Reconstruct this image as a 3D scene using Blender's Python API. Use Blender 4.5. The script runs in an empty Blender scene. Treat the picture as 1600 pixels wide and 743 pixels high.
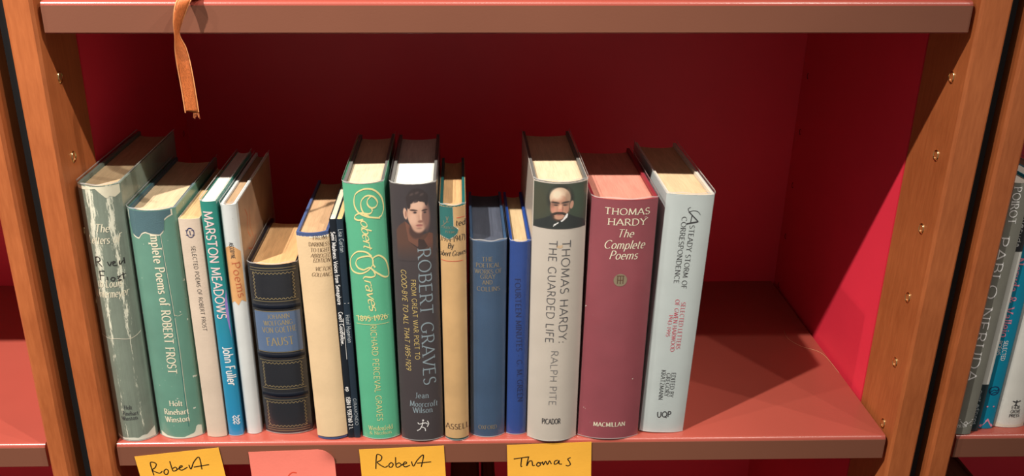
import bpy, math, random
import numpy as np
from mathutils import Matrix, Vector

scene = bpy.context.scene
COL = scene.collection
random.seed(7)

# ------------------------------------------------------------------ camera
cam_d = bpy.data.cameras.new('camera')
cam = bpy.data.objects.new('camera', cam_d)
COL.objects.link(cam)
scene.camera = cam
cam_d.sensor_fit = 'HORIZONTAL'
cam_d.sensor_width = 36.0
cam_d.lens = 1441.6 / 1600 * 36.0
cam_d.shift_x = (800 - 749.5) / 1600
cam_d.clip_start = 0.02
_X = Vector((0.99975883, -0.02168472, 0.00347305))
_U = Vector((0.00501177, 0.37925754, 0.92527758))
_F = Vector((0.02138156, 0.92503702, -0.37927475))
cam.matrix_world = Matrix(((_X.x, _U.x, -_F.x, 0.0),
                           (_X.y, _U.y, -_F.y, -0.69573),
                           (_X.z, _U.z, -_F.z, 0.48077),
                           (0, 0, 0, 1)))

# ------------------------------------------------------------------ world, lamps, exposure
world = bpy.data.worlds.new('world')
scene.world = world
world.use_nodes = True
bg = world.node_tree.nodes['Background']
bg.inputs['Color'].default_value = (1.0, 0.90, 0.80, 1)
bg.inputs['Strength'].default_value = 0.20

def spot(x, power, target_x=0.0, y=-0.98, z=2.2, radius=0.022, size=75, col=(1.0, 0.92, 0.82)):
    l = bpy.data.lights.new('track_or_fill_spot', 'SPOT')
    l.energy = power
    l.color = col
    l.shadow_soft_size = radius
    l.spot_size = math.radians(size)
    l.spot_blend = 1.0
    o = bpy.data.objects.new('track_or_fill_spot', l)
    COL.objects.link(o)
    o.location = (x, y, z)
    d = Vector((target_x, 0.05, 0.1)) - Vector((x, y, z))
    o.rotation_euler = d.to_track_quat('-Z', 'Y').to_euler()
    return o

spot(-1.19, 420, -0.36, size=47)
spot(-2.15, 90, -0.1, size=58)
spot(0.10, 50, -0.4, size=50)  # added fill with no known lamp; brightens spines and shelf tops, not side panels
spot(0.99, 125, -0.55, size=46)
spot(1.90, 100, -0.55, size=44)

vs = scene.view_settings
vs.view_transform = 'Standard'
vs.look = 'None'
vs.gamma = 1.0
vs.use_curve_mapping = False
vs.exposure = 0.0

# ------------------------------------------------------------------ helpers
def s2l(c):
    c = c / 255.0
    return c / 12.92 if c <= 0.04045 else ((c + 0.055) / 1.055) ** 2.4

def rgb(r, g, b, gain=1.0):
    return tuple(min(0.86, s2l(v) * gain) for v in (r, g, b)) + (1.0,)

class MB:
    def __init__(self):
        self.v = []
        self.f = []
    def add(self, verts, faces):
        o = len(self.v)
        self.v.extend(verts)
        self.f.extend([tuple(i + o for i in f) for f in faces])
        return self
    def box(self, x0, x1, y0, y1, z0, z1, c=0.0):
        if c <= 0:
            vs_ = [(x0, y0, z0), (x1, y0, z0), (x1, y1, z0), (x0, y1, z0), (x0, y0, z1), (x1, y0, z1), (x1, y1, z1), (x0, y1, z1)]
            return self.add(vs_, [(0, 3, 2, 1), (4, 5, 6, 7), (0, 1, 5, 4), (1, 2, 6, 5), (2, 3, 7, 6), (3, 0, 4, 7)])
        # chamfered vertical edges
        ring = [(x0 + c, y0), (x1 - c, y0), (x1, y0 + c), (x1, y1 - c), (x1 - c, y1), (x0 + c, y1), (x0, y1 - c), (x0, y0 + c)]
        n = 8
        vs_ = [(x, y, z0) for x, y in ring] + [(x, y, z1) for x, y in ring]
        fs = [tuple(reversed(range(n))), tuple(range(n, 2 * n))] + [(i, (i + 1) % n, n + (i + 1) % n, n + i) for i in range(n)]
        return self.add(vs_, fs)
    def prism_x(self, prof, x0, x1):
        n = len(prof)
        vs_ = [(x0, y, z) for y, z in prof] + [(x1, y, z) for y, z in prof]
        fs = [tuple(range(n)), tuple(reversed(range(n, 2 * n)))] + [((i + 1) % n, i, n + i, n + (i + 1) % n) for i in range(n)]
        return self.add(vs_, fs)
    def mesh(self, name, mat, smooth=None):
        m = bpy.data.meshes.new(name)
        m.from_pydata(self.v, [], self.f)
        if mat:
            m.materials.append(mat)
        if smooth is not None:
            m.shade_smooth()
            m.set_sharp_from_angle(angle=math.radians(smooth))
        m.update()
        return m
    def obj(self, name, mat, parent=None, smooth=None, label=None):
        o = bpy.data.objects.new(name, self.mesh(name, mat, smooth))
        COL.objects.link(o)
        if parent:
            o.parent = parent
        if label:
            o['label'] = label
        return o

def tag(o, label=None, cat=None, group=None, kind=None):
    if label: o['label'] = label
    if cat: o['category'] = cat
    if group: o['group'] = group
    if kind: o['kind'] = kind
    return o

def empty(name, loc=(0, 0, 0)):
    o = bpy.data.objects.new(name, None)
    o.empty_display_size = 0.02
    COL.objects.link(o)
    o.location = loc
    return o

# ------------------------------------------------------------------ materials
class NT:
    def __init__(self, name):
        self.m = bpy.data.materials.new(name)
        self.m.use_nodes = True
        self.t = self.m.node_tree
        self.b = self.t.nodes['Principled BSDF']
        self.out = self.t.nodes['Material Output']
    def n(self, typ, **kw):
        k = self.t.nodes.new(typ)
        for a, v in kw.items():
            setattr(k, a, v)
        return k
    def l(self, a, b):
        self.t.links.new(a, b)
    def coord(self, scale=(1, 1, 1), loc=(0, 0, 0)):
        tc = self.n('ShaderNodeTexCoord')
        mp = self.n('ShaderNodeMapping')
        mp.inputs['Scale'].default_value = scale
        mp.inputs['Location'].default_value = loc
        self.l(tc.outputs['Object'], mp.inputs['Vector'])
        return mp.outputs['Vector']
    def noise(self, vec, scale, detail=4, rough=0.55):
        k = self.n('ShaderNodeTexNoise')
        k.inputs['Scale'].default_value = scale
        k.inputs['Detail'].default_value = detail
        k.inputs['Roughness'].default_value = rough
        self.l(vec, k.inputs['Vector'])
        return k.outputs['Fac']
    def ramp(self, fac, stops):
        k = self.n('ShaderNodeValToRGB')
        e = k.color_ramp.elements
        while len(e) < len(stops):
            e.new(0.5)
        for i, (p, c) in enumerate(stops):
            e[i].position = p
            e[i].color = c if len(c) == 4 else tuple(c) + (1,)
        self.l(fac, k.inputs['Fac'])
        return k.outputs['Color']
    def mix(self, fac, a, b, mode='MIX'):
        k = self.n('ShaderNodeMix', data_type='RGBA', blend_type=mode)
        for s, v in (('Factor', fac), ('A', a), ('B', b)):
            sock = [i for i in k.inputs if i.name == s and i.enabled][0] if s == 'Factor' else [i for i in k.inputs if i.name == s and i.type == 'RGBA'][0]
            if isinstance(v, (tuple, list)):
                sock.default_value = v
            elif isinstance(v, (int, float)):
                sock.default_value = v
            else:
                self.l(v, sock)
        return [o for o in k.outputs if o.type == 'RGBA'][0]
    def bump(self, h, strength=0.2, dist=0.001):
        k = self.n('ShaderNodeBump')
        k.inputs['Strength'].default_value = strength
        k.inputs['Distance'].default_value = dist
        self.l(h, k.inputs['Height'])
        self.l(k.outputs['Normal'], self.b.inputs['Normal'])
    def fin(self, col, rough=0.5, spec=0.5, metal=0.0):
        if isinstance(col, tuple):
            self.b.inputs['Base Color'].default_value = col
        else:
            self.l(col, self.b.inputs['Base Color'])
        self.b.inputs['Roughness'].default_value = rough
        self.b.inputs['Specular IOR Level'].default_value = spec
        self.b.inputs['Metallic'].default_value = metal
        return self.m

BLACK = (0, 0, 0, 1)
WHITE = (1, 1, 1, 1)

def mul(c, k):
    return tuple(min(0.9, v * k) for v in c[:3]) + (1,)

def plain(name, col, rough=0.5, spec=0.4, metal=0.0):
    return NT(name).fin(col, rough, spec, metal)

def paper(name, col, var=0.12, wear=0.0, wear_col=None, rough=0.45, fine=500, seed=0.0, bump=0.12):
    """printed paper or cloth: mild mottling, fine tooth, optional rubbed specks"""
    n = NT(name)
    v = n.coord(loc=(seed, seed * 2.3, seed * 1.7))
    c = n.ramp(n.noise(v, 28, 5), [(0.3, mul(col, 1 - var)), (0.72, mul(col, 1 + var * 0.7))])
    if wear > 0:
        v2 = n.coord(scale=(1.0, 1.0, 0.35), loc=(seed, 0, seed))
        m = n.ramp(n.noise(v2, 120, 6, 0.7), [(0.70 - wear * 0.2, BLACK), (0.74 - wear * 0.18, WHITE)])
        c = n.mix(m, c, wear_col or rgb(225, 220, 205))
    n.bump(n.noise(n.coord(), fine, 2), bump, 0.0006)
    return n.fin(c, rough, 0.4)

def page_mat(name, col, dark=0.75, rough=0.85, across=0):
    """stacked leaf edges: fine stripes running from spine to fore-edge"""
    n = NT(name)
    v = n.coord(scale=(1, 0.03, 0.03))
    st = n.noise(v, 1500, 3, 0.7)
    v2 = n.coord(scale=(1, 0.15, 0.15))
    st2 = n.noise(v2, 220, 3)
    c = n.ramp(st, [(0.36, mul(col, dark)), (0.6, col)])
    c2 = n.ramp(st2, [(0.38, mul(col, 0.82)), (0.6, mul(col, 1.04))])
    c = n.mix(0.5, c, c2)
    n.bump(st, 0.25, 0.0005)
    return n.fin(c, rough, 0.2)

def wood_mat(name, base, dark):
    n = NT(name)
    v = n.coord(scale=(60, 60, 4))
    a = n.noise(v, 1.0, 6, 0.65)
    v2 = n.coord(scale=(500, 500, 60))
    b = n.noise(v2, 1.0, 3)
    v3 = n.coord(scale=(3, 3, 9), loc=(2, 1, 0))
    d = n.noise(v3, 1.6, 2)
    c = n.ramp(a, [(0.28, dark), (0.72, base)])
    c = n.mix(n.ramp(b, [(0.35, (0.82, 0.80, 0.76, 1)), (0.65, WHITE)]), BLACK, c, 'MULTIPLY') if False else n.mix(0.5, c, n.ramp(b, [(0.3, mul(dark, 1.05)), (0.7, mul(base, 1.06))]))
    c = n.mix(0.25, c, n.ramp(d, [(0.35, mul(dark, 0.9)), (0.65, mul(base, 1.1))]))
    n.bump(b, 0.06, 0.0005)
    return n.fin(c, 0.38, 0.45)

def paint_mat(name, col, rough=0.4, spec=0.5, fine=900):
    n = NT(name)
    c = n.ramp(n.noise(n.coord(), 6, 4), [(0.3, mul(col, 0.93)), (0.7, mul(col, 1.05))])
    n.bump(n.noise(n.coord(), fine, 2), 0.10, 0.0004)
    return n.fin(c, rough, spec)

def clear_mat(name, haze=0.02):
    """thin clear film: looks through, with a grazing sheen"""
    n = NT(name)
    tr = n.n('ShaderNodeBsdfTransparent')
    tr.inputs['Color'].default_value = (0.985, 0.985, 0.985, 1)
    gl = n.n('ShaderNodeBsdfGlossy')
    gl.inputs['Roughness'].default_value = 0.16
    df = n.n('ShaderNodeBsdfDiffuse')
    df.inputs['Color'].default_value = (0.86, 0.86, 0.86, 1)
    m1 = n.n('ShaderNodeMixShader')
    m1.inputs['Fac'].default_value = haze
    n.l(tr.outputs[0], m1.inputs[1]); n.l(df.outputs[0], m1.inputs[2])
    lw = n.n('ShaderNodeLayerWeight')
    lw.inputs['Blend'].default_value = 0.5
    pw = n.n('ShaderNodeMath', operation='POWER'); n.l(lw.outputs['Facing'], pw.inputs[0]); pw.inputs[1].default_value = 4.0
    ml = n.n('ShaderNodeMath', operation='MULTIPLY_ADD'); n.l(pw.outputs[0], ml.inputs[0]); ml.inputs[1].default_value = 0.45; ml.inputs[2].default_value = 0.045
    m2 = n.n('ShaderNodeMixShader')
    n.l(ml.outputs[0], m2.inputs['Fac'])
    n.l(m1.outputs[0], m2.inputs[1]); n.l(gl.outputs[0], m2.inputs[2])
    nz = n.n('ShaderNodeBump'); nz.inputs['Strength'].default_value = 0.25; nz.inputs['Distance'].default_value = 0.002
    n.l(n.noise(n.coord(), 60, 3), nz.inputs['Height'])
    n.l(nz.outputs[0], gl.inputs['Normal'])
    n.l(m2.outputs[0], n.out.inputs['Surface'])
    return n.m

M_WOOD = wood_mat('cherry_wood', rgb(188, 108, 62), rgb(152, 80, 42))
M_RED = paint_mat('red_paint', rgb(236, 54, 76), 0.45, 0.5)
M_SHELF = paint_mat('shelf_lacquer', rgb(160, 76, 64), 0.27, 0.7)
M_EDGE = paint_mat('shelf_edging', rgb(124, 78, 61), 0.42, 0.4)
M_BRASS = plain('brass', (0.80, 0.62, 0.30, 1), 0.22, 0.5, 1.0)
M_HOLE = plain('dark_hole', (0.01, 0.008, 0.006, 1), 0.8, 0.1)
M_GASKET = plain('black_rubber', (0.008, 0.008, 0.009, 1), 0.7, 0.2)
M_FLOOR = paint_mat('carpet_floor', rgb(90, 84, 80), 0.9, 0.1, 300)
M_WALL = paint_mat('plaster_wall', rgb(190, 184, 176), 0.8, 0.2, 300)
M_CLEAR = clear_mat('clear_film')
M_FOLD = clear_mat('clear_film_fold', 0.42)
# ------------------------------------------------------------------ setting
tag(MB().box(-2.2, 2.4, -2.4, 0.5, -1.22, -1.2).obj('floor', M_FLOOR), kind='structure')
tag(MB().box(-2.2, 2.4, 0.40, 0.5, -1.2, 1.6).obj('wall_back', M_WALL), kind='structure')

# ------------------------------------------------------------------ bookcases
PITCH = 0.3844
THK = 0.0242
DEPTH = 0.3317

def shelf_mesh(x0, x1):
    r = 0.0038
    prof = [(DEPTH, 0.0)]
    for k in range(7):
        a = math.radians(90 + 15 * k)
        prof.append((r + r * math.cos(a), -r + r * math.sin(a)))
    r2 = 0.0015
    for k in range(4):
        a = math.radians(180 + 30 * k)
        prof.append((r2 + r2 * math.cos(a), -THK + r2 + r2 * math.sin(a)))
    prof.append((DEPTH, -THK))
    mb = MB()
    mb.prism_x(prof, x0, x1)
    return mb

def socket_mesh(side):
    """brass sleeve with a dark bore, axis along x; side = +1 faces +x"""
    mb = MB()
    n = 20
    rings = [(0.0048, 0.0), (0.0048, 0.0006), (0.0044, 0.0010), (0.0037, 0.0007), (0.0034, -0.004)]
    for r, h in rings:
        for i in range(n):
            a = 2 * math.pi * i / n
            mb.v.append((side * h, r * math.cos(a) * 0.82, r * math.sin(a)))
    for j in range(len(rings) - 1):
        for i in range(n):
            q = (j * n + i, j * n + (i + 1) % n, (j + 1) * n + (i + 1) % n, (j + 1) * n + i)
            mb.f.append(q if side < 0 else q[::-1])
    mb.f.append(tuple((len(rings) - 1) * n + i for i in range(n)))
    return mb

SOCK = {s: socket_mesh(s).mesh('shelf_socket', M_BRASS, 40) for s in (-1, 1)}
for m_ in SOCK.values():
    m_.materials.append(M_HOLE)
    m_.polygons[len(m_.polygons) - 1].material_index = 1
SOCKD = {}
for s in (-1, 1):
    mbk = MB()
    for i in range(14):
        a = 2 * math.pi * i / 14
        mbk.v.append((s * 0.0003, 0.0028 * math.cos(a), 0.0034 * math.sin(a)))
    mbk.v.append((-s * 0.001, 0, 0))
    for i in range(14):
        mbk.f.append((i, (i + 1) % 14, 14))
    SOCKD[s] = mbk.mesh('shelf_hole', M_HOLE)

def bookcase(xl, xr, tl, tr, label, y_sock=0.0165):
    """xl/xr: inner faces of the side posts; tl/tr: post thicknesses"""
    root = empty('bookcase', ((xl + xr) / 2, 0, -1.2))
    ox, oz = -(xl + xr) / 2, 1.2
    def put(mb, name, mat, smooth=None):
        mb.v = [(x + ox, y, z + oz) for x, y, z in mb.v]
        return mb.obj(name, mat, root, smooth)
    z0, z1 = -1.2, 1.35
    for s, x0, x1 in ((1, xl - tl, xl), (-1, xr, xr + tr)):
        put(MB().box(x0, x1, -0.005, 0.066, z0, z1, 0.0022), 'front_post', M_WOOD)
        put(MB().box(x0, x1, 0.066, DEPTH + 0.018, z0, z1), 'side_panel', M_RED)
        xf = x1 if s > 0 else x0
        for k in range(-2, 9):
            z = 0.0029 + 0.0641 * k
            if -0.10 < z < 0.37 or k == 0:
                for yy, ms, nm in ((y_sock + (0.004 if s > 0 else 0), SOCK, 'shelf_socket'), (0.314, SOCKD, 'shelf_hole')):
                    o = bpy.data.objects.new(nm, ms[s])
                    COL.objects.link(o)
                    o.parent = root
                    o.location = (xf + ox, yy, z + oz)
    put(MB().box(xl, xr, DEPTH + 0.0005, DEPTH + 0.018, z0, z1), 'back_panel', M_RED)
    for k in range(-3, 4):
        mb = shelf_mesh(xl + 0.0038, xr - 0.0038)
        mb.v = [(x, y, z + PITCH * k) for x, y, z in mb.v]
        put(mb, 'shelf', M_SHELF, 30)
        put(MB().box(xl + 0.0038, xr - 0.0038, -0.0004, 0.0001, -THK + 0.0012 + PITCH * k, -0.0034 + PITCH * k), 'front_edging', M_EDGE)
    return tag(root, label, 'bookcase')

bookcase(-0.3098, 0.3882, 0.0217, 0.0238, 'cherry-wood bookcase with red interior holding the long central row of books')
bookcase(-1.04, -0.3655, 0.0165, 0.0165, 'cherry-wood bookcase with empty red shelf at the left edge')
bookcase(0.4455, 1.12, 0.0195, 0.0195, 'cherry-wood bookcase at the right edge holding the grey and teal paperbacks')
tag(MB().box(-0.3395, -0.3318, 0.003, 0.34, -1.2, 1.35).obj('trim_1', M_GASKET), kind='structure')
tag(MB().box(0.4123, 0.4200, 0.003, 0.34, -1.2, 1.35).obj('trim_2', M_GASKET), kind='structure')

# ------------------------------------------------------------------ lettering: a small skeleton alphabet
# cap height 10, x-height 6.4; strokes L = line, E = elliptic arc (cx,cy,rx,ry,a0,a1); |serif points
G = {
'A': '8|L0,0,4,10 L4,10,8,0 L1.6,3.4,6.4,3.4|0,0 8,0',
'B': '6.6|L1,0,1,10 L1,10,3.4,10 E3.4,7.7,2.1,2.3,90,-90 L1,5.4,3.4,5.4 E3.5,2.7,2.6,2.7,90,-90 L1,0,3.5,0|1,0 1,10',
'C': '8|E4.6,5,4.1,5,48,312|',
'D': '8.2|L1,0,1,10 L1,10,3.5,10 E3.5,5,4.2,5,90,-90 L1,0,3.5,0|1,0 1,10',
'E': '6.2|L1,0,1,10 L1,10,5.6,10 L1,5.2,4.8,5.2 L1,0,5.8,0|1,0 1,10',
'F': '5.8|L1,0,1,10 L1,10,5.5,10 L1,5.2,4.7,5.2|1,0 1,10',
'G': '8.6|E4.6,5,4.1,5,48,305 L7.3,0.9,7.3,4.3|7.3,4.3',
'H': '8|L1,0,1,10 L7,0,7,10 L1,5.2,7,5.2|1,0 7,0 1,10 7,10',
'I': '2|L1,0,1,10|1,0 1,10',
'J': '4|L3,10,3,2 E1.5,2,1.5,2,0,-130|3,10',
'K': '7|L1,0,1,10 L6.2,10,1,4.2 L2.6,6,6.8,0|1,0 6.8,0 1,10 6.2,10',
'L': '5.8|L1,0,1,10 L1,0,5.5,0|1,0 1,10',
'M': '10|L1,0,1.5,10 L1.5,10,5,1 L5,1,8.5,10 L8.5,10,9,0|1,0 9,0',
'N': '8.4|L1,0,1,10 L1,10,7.4,0 L7.4,0,7.4,10|1,0 1,10 7.4,10',
'O': '9|E4.5,5,4.1,5,0,360|',
'P': '6.3|L1,0,1,10 L1,10,3.3,10 E3.3,7.4,2.5,2.6,90,-90 L1,4.8,3.3,4.8|1,0 1,10',
'Q': '9|E4.5,5,4.1,5,0,360 L5,2,8.6,-1.6|',
'R': '7|L1,0,1,10 L1,10,3.3,10 E3.3,7.4,2.4,2.6,90,-90 L1,4.8,3.3,4.8 L3.3,4.8,6.8,0|1,0 1,10 6.8,0',
'S': '6|E3,7.5,2.3,2.5,35,270 E3,2.5,2.5,2.5,90,-145|',
'T': '7.2|L3.6,0,3.6,10 L0.2,10,7,10|3.6,0',
'U': '8|L1,10,1,3.5 E4,3.5,3,3.5,180,360 L7,3.5,7,10|1,10 7,10',
'V': '7.6|L0.2,10,3.8,0 L3.8,0,7.4,10|0.2,10 7.4,10',
'W': '11|L0.2,10,3,0 L3,0,5.5,10 L5.5,10,8,0 L8,0,10.8,10|0.2,10 10.8,10',
'X': '7|L0.3,10,6.7,0 L6.7,10,0.3,0|0.3,0 6.7,0',
'Y': '7.2|L0.2,10,3.6,5 L7,10,3.6,5 L3.6,5,3.6,0|3.6,0 0.2,10 7,10',
'Z': '6.8|L0.5,10,6.3,10 L6.3,10,0.5,0 L0.5,0,6.4,0|',
'a': '5.4|E2.4,4.6,1.8,1.8,155,0 L4.2,4.6,4.2,0 E2.4,1.8,1.8,1.8,0,360|4.4,0',
'b': '6|L1,0,1,10.3 E3.2,3.2,2.2,3.2,0,360|1,10.3',
'c': '5|E3,3.2,2.5,3.2,45,315|',
'd': '6|L5,0,5,10.3 E2.8,3.2,2.2,3.2,0,360|5,10.3 5,0',
'e': '5.4|E2.8,3.2,2.3,3.2,0,310 L0.5,3.3,5.1,3.3|',
'f': '3.6|L1.4,0,1.4,8.4 E2.9,8.4,1.5,1.9,180,50 L0.2,6.4,3.2,6.4|1.4,0',
'g': '5.6|E2.6,3.7,2.1,2.7,0,360 L4.7,6.4,4.7,-1 E2.7,-1,2,2,0,-150|',
'h': '6|L1,0,1,10.3 E3,4,2,2.4,180,0 L5,4,5,0|1,0 5,0 1,10.3',
'i': '2|L1,0,1,6.4 L1,8.3,1,9.3|1,0 1,6.4',
'j': '2.4|L1.4,6.4,1.4,-1.2 E0.2,-1.2,1.2,1.6,0,-110 L1.4,8.3,1.4,9.3|1.4,6.4',
'k': '5.6|L1,0,1,10.3 L4.8,6.4,1,2.8 L2.2,4,5.3,0|1,0 5.3,0 1,10.3',
'l': '2|L1,0,1,10.3|1,0 1,10.3',
'm': '9|L1,0,1,6.4 E2.75,4.2,1.75,2.2,180,0 L4.5,4.2,4.5,0 E6.25,4.2,1.75,2.2,180,0 L8,4.2,8,0|1,0 4.5,0 8,0 1,6.4',
'n': '6|L1,0,1,6.4 E3,4.2,2,2.2,180,0 L5,4.2,5,0|1,0 5,0 1,6.4',
'o': '5.8|E2.9,3.2,2.4,3.2,0,360|',
'p': '6|L1,-3,1,6.4 E3.2,3.2,2.2,3.2,0,360|1,-3 1,6.4',
'q': '6|L5,-3,5,6.4 E2.8,3.2,2.2,3.2,0,360|5,-3',
'r': '4|L1,0,1,6.4 E2.9,4.6,1.9,1.8,180,50|1,0 1,6.4',
's': '4.4|E2.2,4.8,1.6,1.6,35,270 E2.2,1.6,1.8,1.6,90,-145|',
't': '3.6|L1.4,1.6,1.4,8.4 E2.6,1.6,1.2,1.6,180,300 L0.2,6.4,3.3,6.4|',
'u': '6|L1,6.4,1,2.2 E3,2.2,2,2.2,180,360 L5,6.4,5,0|1,6.4 5,6.4 5,0',
'v': '5.4|L0.3,6.4,2.7,0 L2.7,0,5.1,6.4|0.3,6.4 5.1,6.4',
'w': '8|L0.2,6.4,2.2,0 L2.2,0,4,6.4 L4,6.4,5.8,0 L5.8,0,7.8,6.4|0.2,6.4 7.8,6.4',
'x': '5.2|L0.3,6.4,4.9,0 L4.9,6.4,0.3,0|',
'y': '5.4|L0.3,6.4,2.7,0 L5.1,6.4,1.6,-3|0.3,6.4 5.1,6.4',
'z': '5|L0.4,6.4,4.6,6.4 L4.6,6.4,0.4,0 L0.4,0,4.7,0|',
'0': '6|E3,5,2.4,5,0,360|', '1': '4|L2,0,2,10 L2,10,0.6,8.4|2,0',
'2': '6|E3,7.4,2.3,2.6,160,-30 L5,6.1,0.6,0 L0.6,0,5.6,0|',
'3': '6|E2.8,7.6,2,2.4,150,-90 E2.8,2.6,2.5,2.6,90,-150|',
'4': '6|L4.4,0,4.4,10 L4.4,10,0.4,3 L0.4,3,5.8,3|4.4,0',
'5': '6|L5.2,10,1.4,10 L1.4,10,1,5.6 E2.8,3.2,2.5,3.2,120,-140|',
'6': '6|E3,3,2.4,3,0,360 E4.6,4.4,4,5.6,180,110|',
'7': '6|L0.6,10,5.5,10 L5.5,10,2.2,0|', '8': '6|E3,7.6,2,2.4,0,360 E3,2.6,2.4,2.6,0,360|',
'9': '6|E3,7,2.4,3,0,360 E1.4,5.6,4,5.6,0,-70|',
':': '2|L1,0.2,1,1.4 L1,5,1,6.2|', '.': '2|L1,0.1,1,1.3|', '-': '4|L0.5,4,3.5,4|', '(': '3|E4,4,3.2,6.6,125,235|', ')': '3|E-1,4,3.2,6.6,55,-55|',
'&': '8.4|E3.4,7.8,1.9,2.2,-60,230 L2.1,6.4,7.6,0 E3.2,2.6,2.6,2.7,110,330 L5.4,1.2,7.4,5.2|',
' ': '3.4||',
}
STY = {  # weight, thin ratio, serif, slant, tracking
'n': (0.95, None, False, 0.0, 1.3), 'nb': (1.45, None, False, 0.0, 1.0), 'ni': (0.95, None, False, 0.2, 1.2),
's': (1.25, 0.36, True, 0.0, 1.3), 'sb': (1.65, 0.40, True, 0.0, 1.2), 'st': (0.95, 0.36, True, 0.0, 1.1), 'sti': (0.95, 0.38, False, 0.26, 0.9), 'si': (1.25, 0.38, False, 0.26, 0.9), 'sx': (1.7, 0.30, False, 0.45, -0.1),
}

def thicken(pts, wfun):
    """polyline -> quad strip; wfun(direction angle) gives full width"""
    n = len(pts)
    L, R = [], []
    for i in range(n):
        a = pts[max(0, i - 1)]
        b = pts[min(n - 1, i + 1)]
        dx, dy = b[0] - a[0], b[1] - a[1]
        m = math.hypot(dx, dy) or 1e-9
        w = wfun(math.atan2(dy, dx), i / (n - 1)) / 2
        nx, ny = -dy / m * w, dx / m * w
        L.append((pts[i][0] + nx, pts[i][1] + ny))
        R.append((pts[i][0] - nx, pts[i][1] - ny))
    vs_ = L + R
    fs = [(i, n + i, n + i + 1, i + 1) for i in range(n - 1)]
    return vs_, fs

def catmull(pts, k=6):
    out = []
    n = len(pts)
    for i in range(n - 1):
        p0, p1, p2, p3 = pts[max(0, i - 1)], pts[i], pts[i + 1], pts[min(n - 1, i + 2)]
        for j in range(k):
            t = j / k
            out.append(tuple(0.5 * (2 * p1[q] + (p2[q] - p0[q]) * t + (2 * p0[q] - 5 * p1[q] + 4 * p2[q] - p3[q]) * t * t
                       + (3 * p1[q] - p0[q] - 3 * p2[q] + p3[q]) * t ** 3) for q in range(len(p1))))
    out.append(tuple(pts[-1]))
    return out

def text2d(s, x0, z0, x1, z1, cap, style):
    """flat lettering from (x0,z0) along the baseline to (x1,z1), all in mm"""
    W, thin, serif, slant, track = STY[style]
    adv = sum(float(G[c].split('|')[0]) + track for c in s) - track
    length = math.hypot(x1 - x0, z1 - z0)
    dx, dz = (x1 - x0) / length, (z1 - z0) / length
    sx, sy = length / adv, cap / 10.0
    wmm = W * min(sy, sx * 1.25)
    if thin is None:
        wf = lambda a, t: wmm
    else:
        wf = lambda a, t: wmm * (thin + (1 - thin) * abs(math.sin(a - math.radians(14))))
    V, F = [], []
    def put(vs_, fs):
        o = len(V)
        V.extend(vs_)
        F.extend([tuple(i + o for i in f) for f in fs])
    pen = 0.0
    for c in s:
        wd, st, se = G[c].split('|')
        def tr(px, py):
            return ((pen + px) * sx + slant * py * sy, py * sy)
        for k in st.split():
            a = [float(q) for q in k[1:].split(',')]
            if k[0] == 'L':
                pa, pb = tr(a[0], a[1]), tr(a[2], a[3])
                m = max(1, int(math.hypot(pb[0] - pa[0], pb[1] - pa[1]) / 0.9))
                pts = [(pa[0] + (pb[0] - pa[0]) * i / m, pa[1] + (pb[1] - pa[1]) * i / m) for i in range(m + 1)]
                put(*thicken(pts, wf))
            else:
                m = max(6, int(abs(a[5] - a[4]) / 22))
                pts = [tr(a[0] + a[2] * math.cos(math.radians(a[4] + (a[5] - a[4]) * i / m)),
                          a[1] + a[3] * math.sin(math.radians(a[4] + (a[5] - a[4]) * i / m))) for i in range(m + 1)]
                put(*thicken(pts, wf))
        if serif:
            for k in se.split():
                a = [float(q) for q in k.split(',')]
                cx, cy = tr(a[0], a[1])
                hl, th = 1.35 * sx, 0.55 * sy
                y0_, y1_ = (cy, cy + th) if a[1] <= 0 else (cy - th, cy)
                put([(cx - hl, y0_), (cx + hl, y0_), (cx + hl, y1_), (cx - hl, y1_)], [(0, 1, 2, 3)])
        pen += float(wd) + track
    return [(x0 + a * dx - b * dz, z0 + a * dz + b * dx) for a, b in V], F

INK = {
'cream': rgb(245, 236, 210, 0.95), 'charcoal': rgb(52, 52, 56), 'white': rgb(240, 240, 238), 'pinkwhite': rgb(248, 214, 214), 'rust': rgb(190, 100, 60),
'gold': rgb(172, 154, 108, 1.0), 'sepia': rgb(88, 62, 44), 'palegrey': rgb(190, 200, 206), 'gilt': rgb(250, 226, 160), 'slate': rgb(140, 158, 168),
'straw': rgb(222, 196, 120), 'black': rgb(36, 32, 30), 'dullgold': rgb(150, 136, 110), 'navy': rgb(24, 40, 92), 'grey': rgb(84, 84, 88), 'midgrey': rgb(132, 130, 130),
'crimson': rgb(214, 74, 96), 'pink': rgb(246, 150, 176), 'red': rgb(216, 78, 56), 'ink': rgb(22, 20, 20), 'teal': rgb(40, 120, 120), 'torn': rgb(236, 228, 208),
}
M_INK = {k: plain('ink_' + k, v, 0.5, 0.3) for k, v in INK.items()}
for k in ('gold', 'dullgold'):
    b_ = M_INK[k].node_tree.nodes['Principled BSDF']
    b_.inputs['Metallic'].default_value = 0.15
    b_.inputs['Roughness'].default_value = 0.4
# ------------------------------------------------------------------ books
class Book:
    pass

BOOKS = {}

def prof(w, b, x, e=2.4):
    s = min(1.0, abs(x) / (w / 2))
    return b * s ** e

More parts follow.
